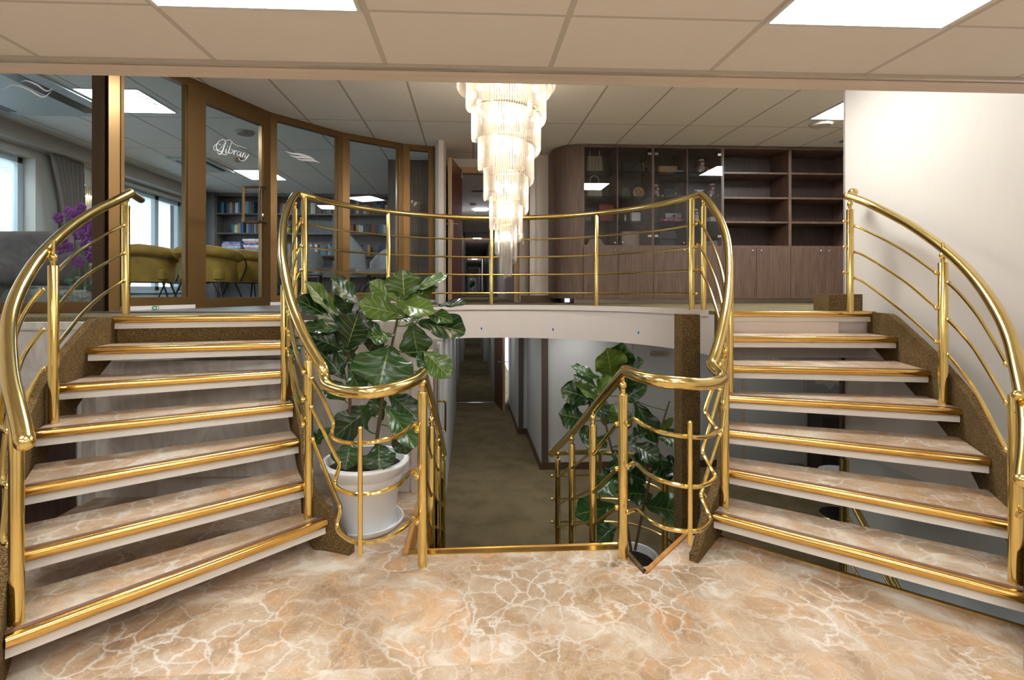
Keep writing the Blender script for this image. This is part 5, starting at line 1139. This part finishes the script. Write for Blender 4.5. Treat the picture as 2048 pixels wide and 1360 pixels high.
mb = MB(); mb.tube([(cc.x, cc.y, 1.75), (cc.x, cc.y, ZC)], .012, 10)
for i in range(7):
    z = ZL_(yl[i+1])+.26; r = rr_[i+1]-.012
    ring_ = [(cc.x+r*math.cos(2*PI*k/28), cc.y+r*math.sin(2*PI*k/28), z) for k in range(29)]; mb.tube(ring_, .005, 6, cap=False)
    for k in range(3): a = 2*PI*k/3; mb.tube([(cc.x, cc.y, z), (cc.x+r*math.cos(a), cc.y+r*math.sin(a), z)], .003, 5)
mb.obj('frame', M['brass'], t)
MB().lathe([(0, ZC-.03), (.36, ZC-.03), (.38, ZC-.001), (0, ZC-.001)], (cc.x, cc.y), 40).obj('ceiling_plate', M['brass'], t)
for y, r, n, br in ((250, .17, 7, .026), (410, .14, 6, .026), (640, .10, 5, .022), (775, .055, 4, .026), (905, .035, 3, .02)):
    for k in range(n):
        a = 2*PI*k/n-PI/2; r_ = r*.75; MB().ball((cc.x+r_*math.cos(a), cc.y+r_*math.sin(a), ZL_(y)), br, 8, 10, 1, 1, 2.0).obj('bulb', M['bulb'], t)
for k in range(10):
    a = 2*PI*k/10; MB().ball((cc.x+.27*math.cos(a), cc.y+.27*math.sin(a), 2.97), .022, 8, 10, 1, 1, 1.3).obj('bulb', M['bulb'], t)
for z, pw in ((3.05, 16), (2.55, 12), (2.05, 6)):
    l_ = bpy.data.lights.new('chandelier_lamp', 'POINT'); l_.energy = pw; l_.color = (1, .86, .68); l_.shadow_soft_size = .06
    o = bpy.data.objects.new('chandelier_lamp', l_); COL.objects.link(o); o.parent = t; o.location = (0, 0, z-ZC)
# ================================================================ LIBRARY: BOOKCASES, BOOKS, FURNITURE
YK = 10.0
def kx(px): return Xat(px, YK)
def kz(py, px=600): return zat(px, py, YK)
divs = [430, 550, 668, 790]; lv = [kz(393), kz(427), kz(466), kz(510), kz(552)]
names = ['left', 'middle', 'right']
for i in range(3):
    x0, x1 = kx(divs[i]), kx(divs[i+1]); t = thing('bookcase', names[i]+' bay of the dark grey library bookcase', 'bookcase', ((x0+x1)/2, YK, ZU+.012))
    mb = MB(); mb.box(x0, x0+.03, YK, YK+.3, ZU+.012, ZC-.002); mb.box(x1-.03, x1, YK, YK+.3, ZU+.012, ZC-.002); mb.box(x0+.03, x1-.03, YK+.01, YK+.3, lv[0], ZC-.002); mb.box(x0+.03, x1-.03, YK+.28, YK+.295, ZU+.012, lv[0]); mb.obj('body', M['book_case'], t, smooth=False)
    for z in lv[1:]: MB().box(x0+.03, x1-.03, YK+.005, YK+.28, z-.025, z).obj('shelf', M['book_case'], t, smooth=False)
struct('trim_30', MB().box(kx(398), kx(430), YK-.02, YK+.3, ZU, ZC), mat('grey_panel', (.16, .15, .16), .5), 'grey panel at the left end of the library bookcase', 'trim')
cols = [('white', (.55, .53, .5)), ('dark grey', (.05, .05, .055)), ('red', (.32, .03, .02)), ('blue', (.03, .08, .2)), ('cream', (.5, .42, .3)), ('black', (.015, .015, .018)), ('brown', (.14, .06, .03)), ('green', (.02, .12, .05)), ('mustard', (.4, .24, .05)), ('teal', (.04, .16, .18)), ('purple', (.1, .04, .12)), ('grey', (.22, .22, .23))]
rnd = random.Random(3); bk = {}
def book(x, z, w_, h, ci, row, bay, lean=0):
    nm, c = cols[ci]
    if 'b' not in bk: bk['b'] = MB().box(-.5, .5, -.5, .5, 0, 1).v
    me = bk.get(ci)
    if me is None: o = MB().box(-.5, .5, -.5, .5, 0, 1).obj('book', flat(c, .6), smooth=False); bk[ci] = o.data
    else: o = bpy.data.objects.new('book', me); COL.objects.link(o)
    o.scale = (w_, .17, h); o.location = (x+w_/2, YK+.13, z+.001+(w_*abs(math.sin(lean))*.5)); o.rotation_euler = (0, lean, 0)
    tag(o, '%s book in the %s row of the %s library bookcase bay' % (nm, row, bay), 'book', '%s books, %s row, %s bay' % (nm, row, bay))
rows = [('top', 1, [(436, 513, 0), (558, 586, 1), (598, 664, 1), (677, 786, 2)], .25), ('second', 2, [(461, 522, 0), (680, 786, 2)], .21), ('third', 3, [(574, 664, 1), (680, 786, 2)], .22)]
for rn, li, segs, hh in rows:
    for a_, b_, bay in segs:
        x = kx(a_); xe = kx(b_)
        while x < xe-.03:
            w_ = rnd.uniform(.032, .058); h = hh*rnd.uniform(.72, 1.0)
            book(x, lv[li], w_, h, rnd.choice(range(12)), rn, names[bay], .0); x += w_+.004+(rnd.random() < .05)*.05
# board games stacked in the left bay
gc = [('blue', (.04, .16, .38)), ('red and white', (.45, .12, .10)), ('light blue', (.18, .38, .52)), ('white', (.5, .5, .52)), ('pink', (.42, .14, .2)), ('dark blue', (.02, .06, .2))]
def game_b(c):
    def f(nt, b): L(nt, ramp(nt, noise(nt, coords(nt, (2, 2, 6)), 6, 3, .6, 1).outputs[0], [(.38, c), (.52, tuple(min(1, q*2.2+.05) for q in c)), (.60, (.55, .5, .45)), (.68, c)]), b.inputs['Base Color'])
    return f
for j, (a_, b_, n_) in enumerate([(442, 481, 7), (483, 521, 8)]):
    z = lv[3]+.001
    for i in range(n_):
        nm, c = gc[(i*2+j) % 6]; h = rnd.uniform(.030, .048); x0, x1 = kx(a_)+rnd.uniform(0, .05), kx(b_)-rnd.uniform(0, .06)
        tag(MB().box(x0, x1, YK+.02, YK+.25, z, z+h-.001).obj('board_game', mat('game_%d_%d' % (j, i), c, .4, build=game_b(c)), smooth=False), '%s board game box, %s from the bottom of the %s stack' % (nm, ['lowest', 'second', 'third', 'fourth', 'fifth', 'sixth', 'seventh', 'eighth'][i], ['left', 'right'][j]), 'board game', 'board games in the left bookcase bay'); z += h
for px, hh in ((574, .17), (588, .19)):
    tag(MB().lathe([(.045, lv[2]+.001), (.06, lv[2]+.03), (.06, lv[2]+hh*.7), (.03, lv[2]+hh*.85), (.03, lv[2]+hh)], (kx(px), YK+.12), 18).obj('gold_jar', flat((.35, .27, .08), .3, .7)), ('left' if px == 574 else 'right')+' green gold jar on the middle bookcase shelf', 'jar')
# ---- mustard armchairs
def armchair(mname, label, loc, rz, wd=.72, hgt=.80):
    t = thing('armchair', label, 'chair', loc, rz, None); m = M[mname]; hw = wd/2
    def shell(z0, z1, r0, r1, th=.07, a0=200, a1=-20, n=26, bulge=.02):
        vs = []; fs = []
        prof = [(r0, z0), (r0+bulge, (z0+z1)/2), (r1, z1), (r1-th, z1), (r0+bulge-th, (z0+z1)/2), (r0-th, z0)]; k = len(prof)
        for i in range(n+1):
            a = math.radians(a0+(a1-a0)*i/n)+PI
            for (r, z) in prof: vs.append((r*math.cos(a)*1.0, r*math.sin(a)*.92, z))
        for i in range(n):
            for j in range(k): fs.append((i*k+j, i*k+(j+1) % k, (i+1)*k+(j+1) % k, (i+1)*k+j))
        fs += [tuple(range(k)), tuple(reversed(range(n*k, n*k+k)))]; return MB().add(vs, fs)
    shell(.27, .64, hw*.88, hw*.97).obj('backrest', m, t, world=False, ang=60)
    pts = []
    for i in range(31):
        a = math.radians(200-220*i/30)+PI; dz = -.07*abs(i-15)/15
        pts.append((hw*.95*math.cos(a), hw*.95*math.sin(a)*.92, .685+dz*1.0))
    MB().tube(pts, .075, 16, round_end=True).obj('rolled_top', m, t, world=False)
    MB().rbox(-hw*.8, hw*.8, -hw*.72, hw*.80, .28, .46).obj('seat', m, t, world=False)
    for s_ in (-1, 1):
        for yy, sp_ in ((-.22, -.06), (.24, .06)):
            MB().tube([(s_*hw*.62, yy, .28), (s_*hw*.86, yy+sp_, .012)], .012, 8).obj('leg', M['black_metal'], t, world=False)
        MB().tube(smooth_path([(s_*hw*.80, .26, .28), (s_*hw*.97, .30, .48), (s_*hw*1.0, .20, .60), (s_*hw*1.0, -.10, .60)], 4), .011, 8).obj('side_frame', M['black_metal'], t, world=False)
    mb = MB(); mb.tube([(math.cos(2*PI*i/24)*hw*.8, math.sin(2*PI*i/24)*hw*.72, .272) for i in range(25)], .012, 8, cap=False); mb.obj('seat_frame', M['black_metal'], t, world=False)
    return t
def at(px, D): q = C(px, 580, D); return (q.x, q.y, ZU+.012)
armchair('mustard', 'mustard velvet armchair nearest the second glass pane', at(292, 6.75), .35, .74)
armchair('olive_velvet', 'pale olive velvet armchair half hidden behind the first mustard one', at(378, 7.8), -.5, .76)
armchair('mustard', 'mustard velvet armchair seen through the left half of the library door', at(418, 6.75), 0, .74)
armchair('mustard', 'mustard velvet armchair seen at the right edge of the library door', at(505, 7.45), -.35, .74)
# ---- taupe armchair and its high-backed neighbour
t = thing('armchair', 'large taupe velvet armchair behind the orchid', 'chair', at(70, 5.35))
x1 = C(163, 580, 5.3).x; x0 = XW+.03; y0 = 5.45
MB().rbox(x0, x1, y0, y0+.22, ZU+.24, zat(80, 462, 5.5)).obj('backrest', M['taupe'], t); MB().rbox(x0, x1-.05, y0+.12, y0+.75, ZU+.22, ZU+.52).obj('seat', M['taupe'], t)
for x in (x0+.1, x1-.12):
    for yy in (y0+.08, y0+.6): MB().tube([(x, yy, ZU+.26), (x, yy, ZU+.013)], .016, 8).obj('leg', M['black_metal'], t)
# ---- grey chairs and round table
t = thing('round_table', 'round dark wooden table with a candle holder in the library', 'table', at(640, 8.2)); q = at(640, 8.2)
MB().lathe([(0, q[2]+.66), (.40, q[2]+.66), (.42, q[2]+.68), (.41, q[2]+.705), (0, q[2]+.705)], (q[0], q[1]), 36).obj('tabletop', M['walnut'], t); MB().cyl(q, .035, q[2]+.02, q[2]+.66).obj('column', M['black_metal'], t); MB().lathe([(0, q[2]+.0), (.25, q[2]), (.24, q[2]+.02), (0, q[2]+.03)], (q[0], q[1]), 30).obj('foot', M['black_metal'], t)
tag(MB().lathe([(0, q[2]+.706), (.035, q[2]+.706), (.04, q[2]+.80), (.033, q[2]+.80), (.03, q[2]+.73), (0, q[2]+.73)], (C(624, 580, 8.1).x, C(624, 580, 8.1).y), 16).obj('candle_holder', flat((.7, .72, .7), .2)), 'small white candle glass on the round library table', 'candle')
def shell_chair(label, loc, rz, h=.82):
    t = thing('shell_chair', label, 'chair', loc, rz); rows = []
    for k in range(9):
        z = .42+(h-.42)*k/8; r = []
        for i in range(17):
            a = math.radians(-160+140*i/16); top = z if True else 0
            edge = abs(i-8)/8; zz = .42+(z-.42)*(1-.55*edge**2); rad = .25+.05*(k/8)
            r.append((rad*math.cos(a), rad*math.sin(a)-.03*(k/8), zz))
        rows.append(r)
    o = MB().sheet(rows).obj('backrest', M['grey_fabric'], t, world=False, ang=80); m_ = o.modifiers.new('s', 'SOLIDIFY'); m_.thickness = .035
    MB().rbox(-.24, .24, -.22, .24, .38, .47).obj('seat', M['grey_fabric'], t, world=False)
    for a in (45, 135, 225, 315):
        MB().tube([(0, 0, .38), (.05*math.cos(math.radians(a)), .05*math.sin(math.radians(a)), .30), (.26*math.cos(math.radians(a)), .26*math.sin(math.radians(a)), .012)], .013, 8).obj('leg', M['black_metal'], t, world=False)
    return t
shell_chair('grey shell chair in front of the round library table', at(612, 7.6), .2, .78)
shell_chair('grey shell chair seen through the fourth glass pane', at(737, 7.2), -1.1, .95)
shell_chair('grey shell chair on the far side behind the fourth pane', at(748, 8.2), 2.4, .86)
# ---- wall lamp
q = P(176, 350, 6.78); t = thing('wall_lamp', 'glowing crystal rod wall lamp between the two library windows', 'lamp', (XW+.01, 7.22, 2.62))
MB().box(XW, XW+.02, 7.12, 7.32, 2.66, 2.80).obj('back_plate', M['brass'], t, smooth=False)
for i in range(3):
    MB().ball((XW+.07, 7.16+.06*i, 2.66), .022, 6, 8).obj('bulb', M['bulb'], t)
for i in range(16):
    a = PI*i/15; mb = MB(); x, y = XW+.02+.10*math.sin(a), 7.22-.14*math.cos(a); mb.add(rod_verts(x, y, 2.50+.03*abs(i-7.5)/7.5, a, .30), RF); mb.obj('crystal_rod', M['crystal'], t, smooth=False)
# ---- magenta orchid
q = C(157, 594, 5.05); zf = ZU+.012
t = thing('potted_orchid', 'magenta orchid in a round stone bowl behind the far left glass pane', 'potted plant', (q.x, q.y, zf))
MB().lathe([(0, zf), (.13, zf), (.19, zf+.04), (.205, zf+.09), (.19, zf+.14), (.15, zf+.165), (.13, zf+.16), (0, zf+.15)], (q.x, q.y), 36).obj('bowl', M['stone'], t)
for pts in ([(163, 582, 5.05), (158, 540, 5.03), (150, 490, 5.0), (150, 450, 4.98), (132, 432, 4.96), (115, 434, 4.95)], [(172, 582, 5.05), (170, 540, 5.03), (163, 500, 5.0), (168, 465, 4.98), (185, 455, 4.95), (192, 470, 4.93)], [(166, 582, 5.05), (175, 530, 5.03), (182, 505, 5.0), (190, 520, 4.97)]):
    MB().tube(smooth_path([C(*p) for p in pts], 5), .006, 7).obj('stem', M['green_stem'], t)
for a_, b_ in (((160, 588), (128, 562)), ((166, 588), (140, 578)), ((172, 588), (205, 565)), ((176, 588), (208, 585)), ((165, 588), (150, 556))):
    p0, p1 = C(*a_, 5.05), C(*b_, 4.95); mm = (p0+p1)/2+Vector((0, 0, .05)); MB().tube(smooth_path([p0, mm, p1], 4), [.012, .02, .028, .034, .036, .034, .028, .018, .004], 8).obj('leaf', M['orchid_leaf'], t)
rnd = random.Random(11)
fl_ = [(117, 436), (137, 424), (143, 430), (163, 417), (158, 424), (150, 432), (172, 440), (184, 440), (158, 456), (172, 455), (186, 458), (165, 470), (180, 472), (190, 488), (127, 485), (137, 494), (120, 498), (170, 490), (178, 505), (183, 515), (160, 524), (150, 520), (155, 470)]
for px, py in fl_:
    p = C(px, py, 4.92+rnd.uniform(-.05, .08)); mb = MB(); a0 = rnd.uniform(0, 1)
    for j in range(5):
        a_ = a0+2*PI*j/5; o_ = Vector((math.cos(a_), -.15, math.sin(a_)))*.030; mb.ball(p+o_, .027, 6, 9, 1, .28, 1)
    mb.ball(p+Vector((0, -.015, 0)), .010, 5, 6); mb.obj('flower', M['magenta'], t)
for px, py in ((190, 503), (181, 530)):
    MB().ball(C(px, py, 4.95), .014, 6, 8).obj('bud', flat((.35, .42, .15)), t)
